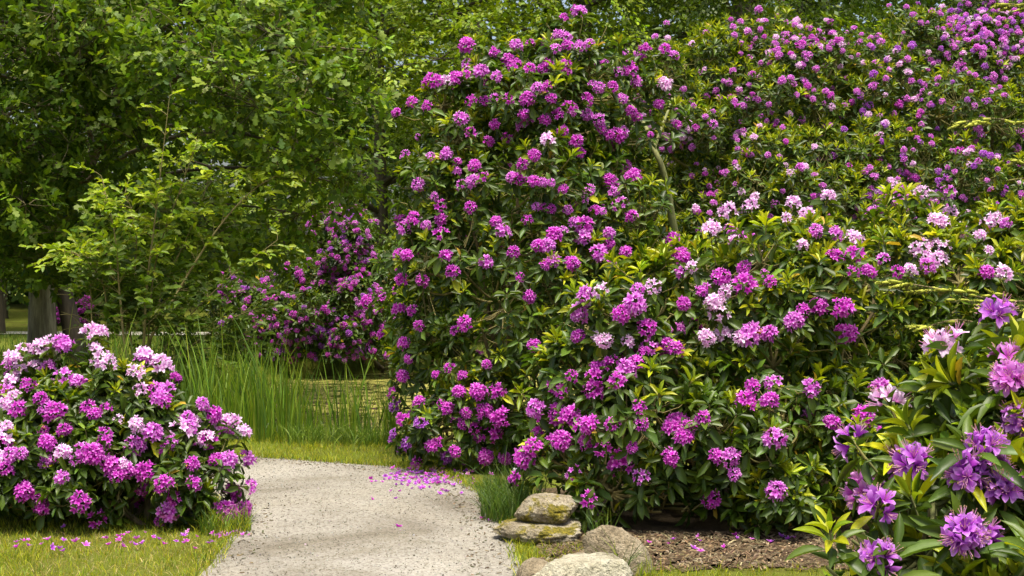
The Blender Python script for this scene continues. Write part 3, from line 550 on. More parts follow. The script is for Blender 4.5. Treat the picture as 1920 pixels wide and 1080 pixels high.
# ------------------------------------------------------------------ oak tree
OAKT = [(.08, .138, .009), (.097, .165, .01), (.13, .2, .012), (.06, .11, .009), (.17, .24, .014)]
def limbs(acc_root, base, joints, r0, mat_, name='limb', n=9, sides=7):
    for s, m_, e, ra, rb in joints:
        a = Acc(); b = bez(s, m_, e, n); b[1:-1] += rng.normal(0, .03, (n - 2, 3)); a.tube(b, np.linspace(ra, rb, n), sides); link(name, a.mesh(name, mat_, base), acc_root)
ob = np.array([-7.62, 23.5, 0.0]); ob[2] = ground_z(ob[0], ob[1])
oak = tag(link('oak_tree', None, None, ob), 'large oak with lobed leaves and a ridged pale grey trunk beside the pond', 'tree')
def trunk_mesh(path, rad, sides, m_, base, flare=.35, ridge=.06):
    path = np.asarray(path, float); n = len(path); a = np.arange(sides) / sides * 2 * math.pi; V = []
    for q in range(n):
        rr = rad[q] * (1 + flare * math.exp(-q / 2.0) * (0.6 + .4 * np.cos(5 * a + 1))) * (1 + ridge * (vnoise(np.stack([4 * np.cos(a), 4 * np.sin(a), np.full(sides, q * .35)], -1)) - .5) * 2)
        V.append(path[q] + np.stack([rr * np.cos(a), rr * np.sin(a), 0 * a], -1))
    i = (np.arange(n - 1)[:, None] * sides); j = np.arange(sides)[None]; k = (j + 1) % sides
    return mesh_from('trunk', np.concatenate(V) - base, np.stack([i + j, i + k, i + sides + k, i + sides + j], -1).reshape(-1, 4), m_)
tp1 = cr([ob + [-.12, 0, -.1], ob + [-.14, 0, .6], ob + [-.15, 0, 1.4], ob + [-.1, -.1, 2.6], ob + [.1, -.2, 4.5], ob + [.2, -.2, 7.5]], 18)
link('trunk', trunk_mesh(tp1, np.linspace(.25, .12, 18), 22, M_OAKBARK, ob), oak)
tp2 = cr([ob + [.42, .25, -.1], ob + [.26, .2, .7], ob + [.12, .2, 1.5], ob + [.35, .1, 2.6], ob + [1.2, -.6, 4.2], ob + [2.0, -1, 6.0]], 18)
link('trunk', trunk_mesh(tp2, np.linspace(.17, .08, 18), 18, M_BARK, ob), oak)
oc = np.array([-6.6, 20.6, 4.9]); orad = np.array([5.0, 5.4, 4.3]); OB = []
gi = np.arange(130); gz = 1 - 2 * (gi + .5) / 130; gp = gi * 2.39996; D = np.stack([np.sqrt(1 - gz * gz) * np.cos(gp), np.sqrt(1 - gz * gz) * np.sin(gp), gz], -1) + rng.normal(0, .08, (130, 3)); D = norm(D)
for d in D:
    if d[2] > .9 or d[1] > .55 or (d[0] > .2 and d[1] > .0): continue
    c = oc + d * orad * rng.uniform(.78, .98); c[2] = max(c[2], 1.45 + .5 * rng.random()); OB.append((c, rng.uniform(.75, 1.15)))
for q in [(60, 250, 16.2, .9), (250, 420, 15.8, .9), (480, 200, 15.6, .9), (640, 150, 16, .5), (690, 95, 16, .28), (600, 300, 16, .7), (560, 400, 17, .6), (620, 340, 17, .5), (30, 480, 17, .9), (420, 440, 17, .7), (70, 60, 16.5, .9), (90, 180, 16.5, .9), (60, 330, 17, .9), (350, 80, 15.6, .9), (150, 90, 15.8, .9), (660, 240, 16.3, .4), (700, 200, 17, .3), (40, 380, 16, .8), (500, 60, 16, .8)]:
    OB.append((P(*q[:3]), q[3]))
S = []
for c, r in OB:
    for v in rdir(9): S.append((*(c + v * r * np.array([.75, .75, .5])), r * rng.uniform(.3, .5)))
    S.append((*c, r * .55))
S = np.array(S); S = S[S[:, 2] - S[:, 3] > 1.2]
pos, nv = shell_points(S, 11500, .3, .35, 1.2, .6)
front = pos[:, 1] < 20.5
ax = norm(nv * .7 + np.array([0, -.05, .25]) + rng.normal(0, .35, nv.shape))
lv = Leaves(); n = len(pos); mct = rng.integers(7, 10, n); w = np.repeat(np.arange(n), mct); T = len(w); fr = np.concatenate([np.arange(k) / k for k in mct]); ph = fr * mct[w] * 2.39996 + (rng.random(n) * 6.28)[w]
a = ax[w]; h = np.where(np.abs(a[:, 2:3]) < .9, np.array([[0, 0, 1.]]), np.array([[1., 0, 0]])); x = norm(np.cross(h, a)); y = np.cross(a, x); rad = np.cos(ph)[:, None] * x + np.sin(ph)[:, None] * y
thh = R(35) + R(50) * fr; Y = np.cos(thh)[:, None] * a + np.sin(thh)[:, None] * rad + np.array([0, 0, -.12]); Nn = np.array([0, -.1, .75]) + a * .5 + rng.normal(0, .35, (T, 3))
L = .115 * np.exp(rng.normal(0, .18, T)); hue = np.exp(rng.normal(0, .18, (n, 1)))[w]
lv.add(pos[w] - a * (.16 * (fr - .3))[:, None], Y, Nn, L, L * .62, tints(T, OAKT, .18) * hue); lv.cat()
idx = lv.largest(300, 16); leaf_parts(lv, idx, PROTO['oak'], 'oak', M_OAK, ob, oak, np.array(OAKT + [(.1, .2, .02), (.035, .08, .01)]))
mk = np.ones(len(lv.pos), bool); mk[idx] = False; lv.keep(mk); nearm = lv.pos[:, 1] < 17.6
far_l = Leaves(); far_l.__dict__.update({k: v[~nearm] for k, v in lv.__dict__.items() if k != 'd'}); lv.keep(nearm)
tag(link('crown', lv.mesh('crown', PROTO['oak'], M_OAK, ob), oak), kind='stuff'); tag(link('crown', far_l.mesh('crown', PROTO['flat'], M_OAK, ob), oak), kind='stuff')
al = np.concatenate([tp1[6:], tp2[6:]]); tw = Acc()
lim = []
for c, r in OB:
    k = np.argmin(np.linalg.norm(al - c, axis=-1) + 1.2 * np.maximum(0, al[:, 2] - c[2])); s = al[k]; l = np.linalg.norm(c - s)
    lim.append((s, s * .5 + c * .5 + np.array([0, 0, .12 * l]) + rng.normal(0, .2, 3), c, .022 + .005 * l, .008))
sel = rng.permutation(len(lim))[:30]
limbs(oak, ob, [lim[q] for q in sel], .05, M_BARK, 'limb', 12, 6)
for q in range(len(lim)):
    if q not in sel: s, m_, e, ra, rb = lim[q]; tw.tube(bez(s, m_, e, 9), np.linspace(ra * .7, .01, 9), 5, np.array([.07, .055, .03]) * rng.uniform(.7, 1.5))
cc = np.array([c for c, r in OB])
for s4 in S: k = np.argmin(np.linalg.norm(cc - s4[:3], axis=-1)); tw.tube(bez(cc[k], (cc[k] + s4[:3]) / 2 + rng.normal(0, .08, 3), s4[:3], 5), np.linspace(.007, .004, 5), 3, np.array([.06, .055, .02]) * rng.uniform(.6, 1.4))
kk = np.empty(n, int)
for q in range(0, n, 600): kk[q:q + 600] = np.argmin(np.linalg.norm(pos[q:q + 600, None] - S[None, :, :3], axis=-1), axis=1)
for p, c in zip(pos[front][::2], S[kk[front]][::2, :3]): e = p; s = p + (c - p) * .9; tw.tube(np.array([s, (s + e) / 2 + rng.normal(0, .03, 3), e]), np.array([.005, .004, .0025]), 3, np.array([.13, .11, .05]) * rng.uniform(.6, 1.4))
tag(link('twigs', tw.mesh('twigs', M_CHIP, ob), oak), kind='stuff')

# ------------------------------------------------------------------ slender light green sapling in front of the oak
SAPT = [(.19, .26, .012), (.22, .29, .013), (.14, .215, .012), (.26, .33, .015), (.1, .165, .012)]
sb = G(262, 790); sb[2] = ground_z(sb[0], sb[1])
sap = tag(link('sapling', None, None, sb), 'slender multi-stemmed sapling with fresh yellow-green leaves behind the low rounded bush', 'sapling')
STM = [[(268, 670), (275, 540), (292, 400), (318, 180)], [(268, 670), (320, 570), (400, 440), (470, 360), (540, 318)], [(240, 690), (225, 560), (215, 440), (190, 330)], [(180, 690), (172, 600), (168, 520), (150, 440)],
       [(290, 690), (340, 610), (430, 520), (520, 450)], [(210, 690), (195, 540), (150, 480), (110, 470)], [(300, 700), (370, 640), (450, 590), (520, 570)], [(275, 690), (300, 560), (370, 400), (400, 300)], [(230, 690), (250, 540), (255, 430), (235, 360)], [(250, 690), (240, 600), (210, 520), (160, 480)], [(290, 700), (340, 660), (420, 650), (480, 630)], [(275, 690), (290, 500), (340, 350), (370, 265)]]
lv = Leaves(); sw = Acc()
for si, st in enumerate(STM):
    d0 = 14.6 + rng.normal(0, .25); d1 = d0 + rng.uniform(-.8, .9); n = len(st)
    pp = [sb + np.array([rng.normal(0, .12), rng.normal(0, .1), -.04])] + [P(x, y, d0 + (d1 - d0) * (k + 1) / n) for k, (x, y) in enumerate(st)]; b = cr(pp, 26)
    a = Acc(); r0 = .02 if si in (0, 1, 2) else .013; a.tube(b, np.linspace(r0, .003, 26), 6); link('stem', a.mesh('stem', M_TWIG, sb), sap)
    for t in np.concatenate([np.linspace(9, 25, 20), rng.uniform(9, 24, 14)]):
        s = b[int(t)]; up = norm(b[min(int(t) + 1, 25)] - b[int(t) - 1]); o = rdir(1)[0] * np.array([1, 1, .35]); o = norm(o - (o @ up) * up * .6); ln = rng.uniform(.25, .75) * (1.15 - t / 32)
        e = s + o * ln + up * ln * .5; tb = bez(s, s + o * ln * .5 + up * ln * .45, e + np.array([0, 0, -.04]), 8); sw.tube(tb, np.linspace(.0045, .0018, 8), 3, np.array([.2, .17, .06]) * rng.uniform(.7, 1.3))
        m = int(ln / .036) + 3; q = np.linspace(1.5, 7, m); pb = np.array([np.interp(q, np.arange(8), tb[:, c]) for c in range(3)]).T; dr = norm(e - s); sd_ = norm(np.cross(dr, [0, 0, 1.0]))
        sg = np.where(np.arange(m) % 2 == 0, 1, -1)[:, None]; Y = norm(dr * .75 + sd_ * sg * .75 + rng.normal(0, .18, (m, 3)) + np.array([0, 0, .05])); Ll = .08 * np.exp(rng.normal(0, .18, m))
        lv.add(pb, Y, np.array([0, -.45, .9]) + rng.normal(0, .5, (m, 3)), Ll, Ll * .5, tints(m, SAPT[:4] if s[2] > 1.55 else [(.08, .13, .01), (.11, .165, .011), (.065, .11, .01)], .18))  # low leaves take darker greens, shade painted into their tint
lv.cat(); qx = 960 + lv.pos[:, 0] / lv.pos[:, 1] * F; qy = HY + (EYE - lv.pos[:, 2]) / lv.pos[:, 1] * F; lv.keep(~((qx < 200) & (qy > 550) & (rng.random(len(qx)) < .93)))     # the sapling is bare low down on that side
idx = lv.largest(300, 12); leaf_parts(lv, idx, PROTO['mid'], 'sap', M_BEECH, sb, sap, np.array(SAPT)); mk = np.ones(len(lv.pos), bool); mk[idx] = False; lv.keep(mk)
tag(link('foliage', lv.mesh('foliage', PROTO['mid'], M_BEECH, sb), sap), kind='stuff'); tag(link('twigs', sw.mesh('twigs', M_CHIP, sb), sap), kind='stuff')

# ------------------------------------------------------------------ woodland behind
BEE = [(.15, .22, .01), (.185, .255, .011), (.12, .18, .009), (.23, .29, .013)]
DRK = [(.07, .12, .01), (.09, .145, .012), (.055, .1, .01)]
def sprays(lv, pos, nv, ln, nl, cols, droop, lsize, flat=.8):
    n = len(pos); w = np.repeat(np.arange(n), nl); T = len(w); d = nv * np.array([1, 1, .35]) + np.array([0, 0, -.08]) + rng.normal(0, .25, (n, 3)); d = norm(d); sd_ = norm(np.cross(d, np.array([0, 0, 1.0])))
    t = rng.random(T); u = rng.uniform(-1, 1, T) * (1 - t * .75) * .5; Lw = (ln * np.exp(rng.normal(0, .2, n)))[w]
    p = pos[w] + d[w] * (t * Lw)[:, None] + sd_[w] * (u * Lw)[:, None] + np.array([0, 0, -1]) * (droop * t * t * Lw)[:, None] + rng.normal(0, .03, (T, 3))
    Y = d[w] * .7 + sd_[w] * np.sign(u)[:, None] * .7 + np.array([0, 0, -.15 - droop * .6]) + rng.normal(0, .3, (T, 3)); L = lsize * np.exp(rng.normal(0, .2, T))
    lv.add(p, Y, np.array([0, 0, 1.0]) * flat + nv[w] * .3 + rng.normal(0, .3, (T, 3)), L, L * .62, tints(T, cols, .15) * np.exp(rng.normal(0, .16, (n, 1)))[w])
def wood_tree(name, label, x, y, h, cr_, z0, cols, ns=520, nl=40, droop=.3, lsize=.11, ln=.9, group=None, tr=.22, n_blob=34, sub=7, lean=0.0):
    b = np.array([x, y, 0.0]); b[2] = ground_z(x, y); root = tag(link(name, None, None, b), label, 'tree', group)
    tpth = cr([b + [0, 0, -.15], b + [lean * .2, 0, h * .2], b + [lean * .5 + rng.normal(0, .1), 0, h * .45], b + [lean, rng.normal(0, .2), h * .85]], 14); link('trunk', trunk_mesh(tpth, np.linspace(tr, tr * .25, 14), 14, M_BARK, b), root)
    S, cc = [], []
    for q in range(n_blob):
        z = z0 + (h - z0) * (q + rng.random()) / n_blob; t = (z - z0) / (h - z0); rr = cr_ * (math.sin(math.pi * (.12 + .86 * t)) ** .6) * rng.uniform(.55, 1.0); an = q * 2.39996 + rng.normal(0, .3)
        c = b + np.array([rr * math.cos(an) + lean * t, rr * math.sin(an), z]); cc.append(c); r = rng.uniform(.9, 1.4) * cr_ / 3.6
        for v in rdir(sub): S.append((*(c + v * r * np.array([.9, .9, .45])), r * rng.uniform(.3, .5)))
    S = np.array(S); p, v = shell_points(S, ns, .3, .4, z0 * .6, .5); lv = Leaves(); sprays(lv, p, v, ln, nl, cols, droop, lsize); lv.cat()
    tag(link('crown', lv.mesh('crown', PROTO['flat'], M_BEECH, b), root), kind='stuff')
    a = Acc()
    for c in cc: k = np.argmin(np.abs(tpth[:, 2] - (c[2] - .25 * np.linalg.norm(c[:2] - b[:2])))); s = tpth[max(k, 2)]; a.tube(bez(s, (s + c) / 2 + np.array([0, 0, .25]), c, 7), np.linspace(tr * .32, .02, 7), 5, np.array([.06, .05, .03]))
    for s4 in S[::2]: k = np.argmin(np.linalg.norm(np.array(cc) - s4[:3], axis=-1)); a.tube(np.array([cc[k], s4[:3]]), np.array([.02, .008]), 3, np.array([.06, .05, .03]))
    tag(link('branches', a.mesh('branches', M_CHIP, b), root), kind='stuff'); return root
gb = 'woodland trees behind the garden'
wood_tree('beech_tree', 'bright green beech with layered sprays just left of the tall magenta bush', -2.9, 31.5, 12, 4.0, 1.0, BEE, 1300, 44, .3, .105, .95, gb)
wood_tree('beech_tree', 'wide yellow-green beech rising directly behind the tall magenta bush', 1.6, 31, 13, 4.4, 1.4, BEE + BEE[1:2], 1300, 44, .3, .105, .95, gb)
wood_tree('birch_tree', 'birch with hanging curtains of fine leaves above the straggly rhododendron', 4.6, 30, 13, 3.0, 2.2, [(.06, .1, .014), (.08, .12, .016)], 1100, 46, 1.3, .085, 1.0, gb)
wood_tree('woodland_tree', 'dark leafy tree behind the hanging birch', 6.2, 37, 15, 4.2, 1.6, DRK, 820, 36, .4, .12, 1.0, gb)
wood_tree('woodland_tree', 'deep green tree over the crest of the tallest rhododendron', 10.5, 33, 14, 4.2, 1.6, DRK + BEE[2:3], 820, 36, .5, .115, 1.0, gb)
wood_tree('woodland_tree', 'dark tree in the shaded wood to the right of all the others', 14.6, 36, 15, 4.2, 1.6, DRK, 820, 36, .4, .12, 1.0, gb)
wood_tree('woodland_tree', 'shaded tree beyond the far path directly behind the oak trunk', -15.5, 43, 15, 4.6, 1.2, DRK, 820, 36, .4, .13, 1.1, gb)
wood_tree('woodland_tree', 'dark tree seen through the gap between oak and beech', -6.4, 39, 15, 4.6, .8, DRK, 820, 36, .4, .125, 1.0, gb)
wood_tree('woodland_tree', 'distant tree filling the gap between the two beeches', -1.0, 42, 17, 4.6, .8, DRK + BEE[2:3], 820, 36, .4, .13, 1.0, gb)
wood_tree('woodland_tree', 'mid green tree behind the left side of the oak crown', -12.2, 33.5, 13, 3.8, 1.9, BEE[2:3] + DRK[1:2], 820, 36, .4, .12, 1.0, gb)
wood_tree('woodland_tree', 'green tree rising in the notch above the tallest rhododendron', 8.4, 41, 17, 4.4, 2.0, DRK + BEE[2:3], 820, 36, .4, .13, 1.0, gb)
# the wood farther off reads as one dark mass
lv = Leaves(); S = []
for q in range(900):
    x = rng.uniform(-62, 62); y = 50 + rng.uniform(0, 12) + .004 * x * x * 0; z = rng.uniform(.4, 19) ; S.append((x, y, z, rng.uniform(1.3, 2.6)))
S = np.array(S); p, v = shell_points(S, 8600, .15, .35, .1, .6); sprays(lv, p, v, 2.1, 14, DRK, .4, .6); lv.cat(); zero = np.zeros(3)
tag(link('far_wood', lv.mesh('far_wood', PROTO['flat'], M_BEECH, zero)), 'dark mass of distant woodland closing the view', 'woodland', kind='stuff')

# ------------------------------------------------------------------ spruce reaching in from beside the frame
sp = np.array([3.15, 5.9, 0.0]); spr = tag(link('spruce_tree', None, None, sp), 'spruce with pale yellow-green new shoots reaching in over the broad bush', 'tree')
link('trunk', trunk_mesh(cr([sp + [0, 0, -.1], sp + [0, 0, 1.5], sp + [.03, 0, 3.2], sp + [0, 0, 5.2]], 14), np.linspace(.1, .02, 14), 12, M_BARK, sp), spr)
def spruce_branch(pth, n_side, length, seed):
    b = cr(pth, 20); a = Acc(); a.tube(b, np.linspace(.007, .003, 20), 6); br_ = link('branch', a.mesh('branch', M_STEM, sp), spr)
    lv = Leaves(); st = Acc()
    shoots = []
    for q in range(n_side):
        t = rng.uniform(1.5, 19); i0 = int(t); s = b[i0]; dr = norm(b[min(i0 + 1, 19)] - b[i0 - 1]); sd_ = norm(np.cross(dr, [0, 0, 1])) * (1 if q % 2 else -1)
        ln = length * rng.uniform(.5, 1.1) * (1.25 - t / 22); e = s + (dr * .75 + sd_ * .6 + np.array([0, 0, rng.normal(-.12, .12)])) * ln; shoots.append((s, e, ln))
        for u in range(rng.integers(2, 5)):
            f = rng.uniform(.3, .9); m_ = s + (e - s) * f; sg = 1 if u % 2 else -1; l2 = ln * rng.uniform(.25, .5); dd = norm(e - s); sd2 = norm(np.cross(dd, [0, 0, 1])) * sg
            shoots.append((m_, m_ + (dd * .7 + sd2 * .7 + np.array([0, 0, rng.normal(0, .15)])) * l2, l2))
    shoots += [(b[k_], b[k_ + 3], .2) for k_ in range(1, 16, 3)] + [(b[16], b[19] + (b[19] - b[17]) * .4, .3)]
    for s, e, ln in shoots:
        st.tube(np.array([s, (s + e) / 2 + np.array([0, 0, -.01]), e]), np.array([.0028, .0024, .0018]), 4, (.13, .12, .04)); L_ = np.linalg.norm(e - s); dr = (e - s) / L_; st.tube(np.array([e - dr * min(.062, L_ * .8), e - dr * .03, e]), np.array([.004, .0065, .002]), 5, (.36, .38, .05))
        m = max(int(L_ / .0011), 20); t = np.sort(rng.random(m)); rd = rdir(m); rd = norm(rd - (rd @ dr)[:, None] * dr); yng = t > 1 - min(.9, .066 / L_) * rng.uniform(.8, 1.25)
        pos_ = s + (e - s) * t[:, None]; Y = rd * np.where(yng, .45, .8)[:, None] + dr * np.where(yng, .9, .55)[:, None]
        ti = np.where(yng[:, None], tints(m, [(.38, .4, .05), (.3, .35, .04), (.45, .44, .08)], .12), tints(m, [(.06, .1, .015), (.08, .13, .018)], .2))
        Ln = np.where(yng, .013, .02) * np.exp(rng.normal(0, .1, m)); lv.add(pos_, Y, rd + rng.normal(0, .3, (m, 3)), Ln, np.where(yng, .005, .004), ti)
    lv.cat(); tag(link('needles', lv.mesh('needles', PROTO['flat'], M_SPRUCE, sp), br_), kind='stuff'); tag(link('shoots', st.mesh('shoots', M_CHIP, sp), br_), kind='stuff')
def at_trunk(z): return sp + np.array([0, 0, z])
spruce_branch([at_trunk(1.75), P(2040, 545, 5.7), P(1900, 565, 5.5), P(1780, 545, 5.3), P(1680, 528, 5.2)], 18, .3, 0)
spruce_branch([at_trunk(1.5), P(2040, 600, 5.6), P(1900, 620, 5.4), P(1800, 600, 5.3), P(1730, 615, 5.2)], 12, .24, 1)
spruce_branch([at_trunk(2.3), P(2040, 250, 5.8), P(1930, 235, 5.6), P(1860, 222, 5.5), P(1800, 230, 5.4)], 11, .2, 2)
spruce_branch([at_trunk(2.0), P(2060, 330, 5.8), P(1960, 310, 5.6), P(1900, 300, 5.5)], 9, .2, 3)
spruce_branch([at_trunk(2.8), P(2060, 20, 5.8), P(1960, 10, 5.6), P(1880, 8, 5.5)], 8, .18, 4)
spruce_branch([at_trunk(2.0), sp + [.6, -.2, 2.0], sp + [1.2, -.3, 1.9]], 8, .3, 5); spruce_branch([at_trunk(3.2), sp + [.3, .5, 3.2], sp + [.6, 1.0, 3.1]], 8, .3, 6); spruce_branch([at_trunk(3.6), sp + [-.2, .4, 3.6], sp + [-.4, .8, 3.6]], 8, .25, 7)

# ------------------------------------------------------------------ rocks at the corner of the bed
import bmesh
def rock(label, c, size, m_, seed, flat_top=None, rot=0, cuts=7, rough=.1, tilt=(0, 0)):
    bm = bmesh.new(); bmesh.ops.create_icosphere(bm, subdivisions=5, radius=1); V = np.array([v.co[:] for v in bm.verts]); T = np.array([[l.index for l in f.verts] for f in bm.faces]); bm.free()
    g = np.random.default_rng(seed)
    for k in range(cuts):
        nn = norm(g.normal(size=3)); dd = g.uniform(.62, .88); e = V @ nn - dd; V = V - nn[None] * np.maximum(e, 0)[:, None] * .92
    if flat_top: e = V[:, 2] - flat_top; V[:, 2] -= np.maximum(e, 0) * .9
    V = V * (1 + rough * 2 * (fbm(V * 1.7 + seed, 4) - .5)[:, None]) * (1 + rough * .5 * (fbm(V * 7 + seed, 4) - .5)[:, None] * 2); V = V * (1 + rough * .35 * (fbm(V * 19 + seed, 3) - .5)[:, None] * 2); V = V * np.array(size) * .5
    M_ = np.array((Matrix.Rotation(rot, 3, 'Z') @ Matrix.Rotation(tilt[0], 3, 'X') @ Matrix.Rotation(tilt[1], 3, 'Y'))); V = V @ M_.T
    return tag(link('rock', mesh_from('rock', V, T, m_), None, c), label, 'rock', 'rocks at the corner of the mulch bed')
rock('large pale flat-topped boulder in front of the other rocks', (.325, 6.93, .045), (.56, .42, .42), M_ROCK_PALE, 21, .62, .1, 10, .12)
rock('tan leaning wedge of rock sloping down beside the mulch', (.53, 7.34, .07), (.42, .3, .36), M_ROCK_TAN, 5, None, -.3, 11, .12, (0, .6))
rock('brown half-buried stone tucked against the path edge by the boulder', (.12, 7.12, .03), (.2, .3, .22), M_ROCK_TAN, 9, None, .2, 6, .1)
rock('mossy upper stone resting on another mossy slab', (.21, 8.42, .165), (.44, .36, .2), M_ROCK_MOSS, 33, .75, .15, 11, .15)
rock('low mossy slab under the upper mossy stone', (.18, 8.34, .05), (.56, .44, .17), M_ROCK_MOSS, 14, .62, -.1, 10, .16)
rock('thin flat stone lying between the slab and the leaning wedge', (.4, 7.7, .02), (.24, .18, .09), M_ROCK_TAN, 17, .5, .3, 6, .08)

# ------------------------------------------------------------------ grass, reeds and litter
GRT = [(.26, .3, .012), (.19, .24, .01), (.36, .34, .02), (.13, .19, .01), (.31, .32, .015)]
def blades(name, label, x, y, hgt, wid, cols, bend=.5, seg=2, kind='stuff', parent=None, base=zero, lift=0.0, jit=.2):
    n = len(x); z = ground_z(x, y) + lift; an = rng.random(n) * 6.283; d = np.stack([np.cos(an), np.sin(an), 0 * an], -1); sdv = np.stack([-np.sin(an), np.cos(an), 0 * an], -1)
    fa = rng.random(n) * 6.283; sdv = np.stack([np.cos(fa), np.sin(fa), 0 * fa], -1); hgt = hgt * np.exp(rng.normal(0, .25, n)); bd = bend * rng.uniform(.2, 1.2, n); V = []
    for k in range(seg + 1):
        t = k / seg; c = np.stack([x, y, z], -1) + np.array([0, 0, 1]) * (hgt * (t - .35 * bd * t * t))[:, None] + d * (hgt * bd * t * t)[:, None]; ww = wid * (1 - .75 * t ** 1.5) * .5
        if k == seg: V.append(c[:, None])
        else: V.append(np.stack([c - sdv * ww, c + sdv * ww], 1))
    V = np.concatenate(V, 1); k = V.shape[1]; T = []
    for q in range(seg - 1): T += [(2 * q, 2 * q + 1, 2 * q + 3), (2 * q, 2 * q + 3, 2 * q + 2)]
    T.append((2 * seg - 2, 2 * seg - 1, 2 * seg)); T = np.array(T); TT = (T[None] + (np.arange(n) * k)[:, None, None]).reshape(-1, 3); ti = np.repeat(tints(n, cols, jit), k, 0)
    o = link(name, mesh_from(name, V.reshape(-1, 3) - base, TT, M_GRASS, ti), parent)
    return tag(o, label, None if parent else 'grass', kind=kind) if kind else o
def scat(n, x0, x1, y0, y1, clump=0): return rng.uniform(x0, x1, n), rng.uniform(y0, y1, n)
def off_path(x, y, extra=None):
    k = ~in_path(x, y); 
    if extra is not None: k &= extra
    return x[k], y[k]
# mown lawn in front of the rounded bush, the verge by the pond, the strip by the mulch
x1, y1 = scat(26000, -4.2, -1.5, 6.6, 9.2); x2, y2 = scat(42000, -5.2, .2, 11.2, 13.4); x3, y3 = scat(7000, .1, 3.2, 6.6, 7.56); x4, y4 = scat(2600, .02, .5, 7.2, 8.1)
k2 = pond_r(x2, y2) > 1.0; X = np.concatenate([x1, x2[k2], x3, x4]); Y_ = np.concatenate([y1, y2[k2], y3, y4]); X, Y_ = off_path(X, Y_); k = rng.random(len(X)) < .35 + .65 * sm(.42, .55, fbm(np.stack([X * 2.2, Y_ * 2.2, 0 * X], -1), 3)); X, Y_ = X[k], Y_[k]
blades('lawn_grass', 'short mown yellow-green grass of the lawn and path verge', X, Y_, .045, .0042, GRT, .8)
x5, y5 = scat(18000, -16, -2.2, 13.4, 32); k = (pond_r(x5, y5) > 1.02) & (x5 < -3.0 - .05 * y5); blades('meadow_grass', 'longer grass under the oak and around the pond bank', x5[k], y5[k], .17, .012, [(.08, .14, .016), (.11, .17, .018), (.06, .11, .014)], .6)
xa, ya = scat(9000, -10, 8, 26, 50); blades('distant_grass', 'grass of the far lawn beyond the pond', xa, ya, .1, .03, [(.1, .16, .018), (.14, .19, .02)], .6)
tb = rng.random(5000) * 6.283; rb = rng.uniform(1.0, 1.2, 5000); blades('bank_grass', 'rough grass fringing the pond bank', PC[0] + PR[0] * rb * np.cos(tb), PC[1] + PR[1] * rb * np.sin(tb), .2, .012, [(.1, .15, .012), (.14, .19, .014), (.07, .11, .01)], .7, 3)
# dead straw lying on the lawn
xs_, ys_ = scat(1300, -3.4, -1.65, 7.1, 8.4); blades('dry_straw', 'dry straw clippings lying on the lawn', xs_, ys_, .05, .003, [(.42, .33, .14), (.34, .26, .1)], 2.2)
# ragged path edges
def along(poly, n, w0, w1, side):
    i = rng.integers(0, len(poly) - 1, n); t = rng.random(n)[:, None]; p = poly[i] * (1 - t) + poly[i + 1] * t; d = norm(poly[i + 1] - poly[i]); nn = np.stack([-d[:, 1], d[:, 0]], -1) * side
    return p + nn * rng.uniform(w0, w1, n)[:, None]
seg = np.where((PLj[:, 1] > 5))[0]; e1 = along(PLj[seg], 2600, -.05, .12, 1); seg2 = np.where(PRj[:, 1] > 5)[0]; e2 = along(PRj[seg2], 4200, -.05, .12, -1); E = np.vstack([e1, e2])
blades('edge_grass', 'tufty grass creeping over the gravel path edges', E[:, 0], E[:, 1], .06, .005, GRT + [(.06, .11, .012)], .9)
# long grass clump between the path and the mossy rocks
def tuft(label, cx, cy, r, n, h, cols, wid=.006, bend=.7):
    b = np.array([cx, cy, 0.0]); a = rng.random(n) * 6.28; q = np.sqrt(rng.random(n)) * r; o = blades('grass_tuft', None, cx + q * np.cos(a), cy + q * np.sin(a), h, wid, cols, bend, 4, None, None, b); o.location = b
    return tag(o, label, 'grass tuft', 'grass tufts around the rocks')
DG = [(.05, .1, .012), (.07, .13, .014), (.1, .16, .02)]
tuft('dense dark grass clump between the path and the mossy stones', .0, 9.0, .2, 620, .24, DG); tuft('grass clump where the tall magenta bush meets the path edge', -.06, 9.6, .17, 420, .22, DG)
tuft('wispy grass sprouting between the leaning wedge and the boulder', .53, 7.12, .07, 26, .27, DG + GRT[:1]); tuft('thin grass blades growing behind the slab', .5, 8.1, .08, 40, .2, DG); tuft('grass blades in front of the leaning wedge of rock', .68, 7.05, .09, 70, .13, GRT)
tuft('weedy tuft at the foot of the rounded bush by the gravel', -1.72, 8.55, .16, 300, .15, DG + GRT[:2])
# reeds
def reeds(n, f, h0, cols): 
    out = []
    while len(out) < n:
        px, py = f(); d = EYE * F / (py - HY); out.append(((px - 960) / F * d, d))
    o = np.array(out); return o[:, 0], o[:, 1]
RD = [(.09, .17, .014), (.13, .21, .016), (.17, .26, .018), (.22, .3, .025), (.08, .15, .02)]
a1 = rng.normal(0, 1, (2600, 2)); xr = np.concatenate([rng.uniform(-3.9, -2.05, 1500), rng.uniform(-4.6, -2.9, 700), rng.uniform(-2.1, -.95, 120), rng.normal(-1.15, .06, 34), rng.normal(-1.5, .08, 50), rng.normal(-2.0, .12, 70)])
yr = np.concatenate([rng.uniform(12.9, 15.6, 1500), rng.uniform(15, 18.6, 700), rng.uniform(12.9, 13.6, 120), rng.normal(13.3, .15, 34), rng.normal(13.4, .2, 50), rng.normal(14.0, .3, 70)])
kk = fbm(np.stack([xr * 1.6, yr * 1.6, 0 * xr], -1), 2) > .36; xr, yr = xr[kk], yr[kk]
blades('reeds', 'upright green reeds standing at the edge of the pond', xr, yr, np.where(xr > -2.1, .6, .78), .016, RD, .28, 5)
xr, yr = scat(520, -4.2, -2.3, 16.5, 21.5); blades('reeds', 'thin reeds on the pond bank farther back', xr, yr, .5, .014, RD, .35, 5)
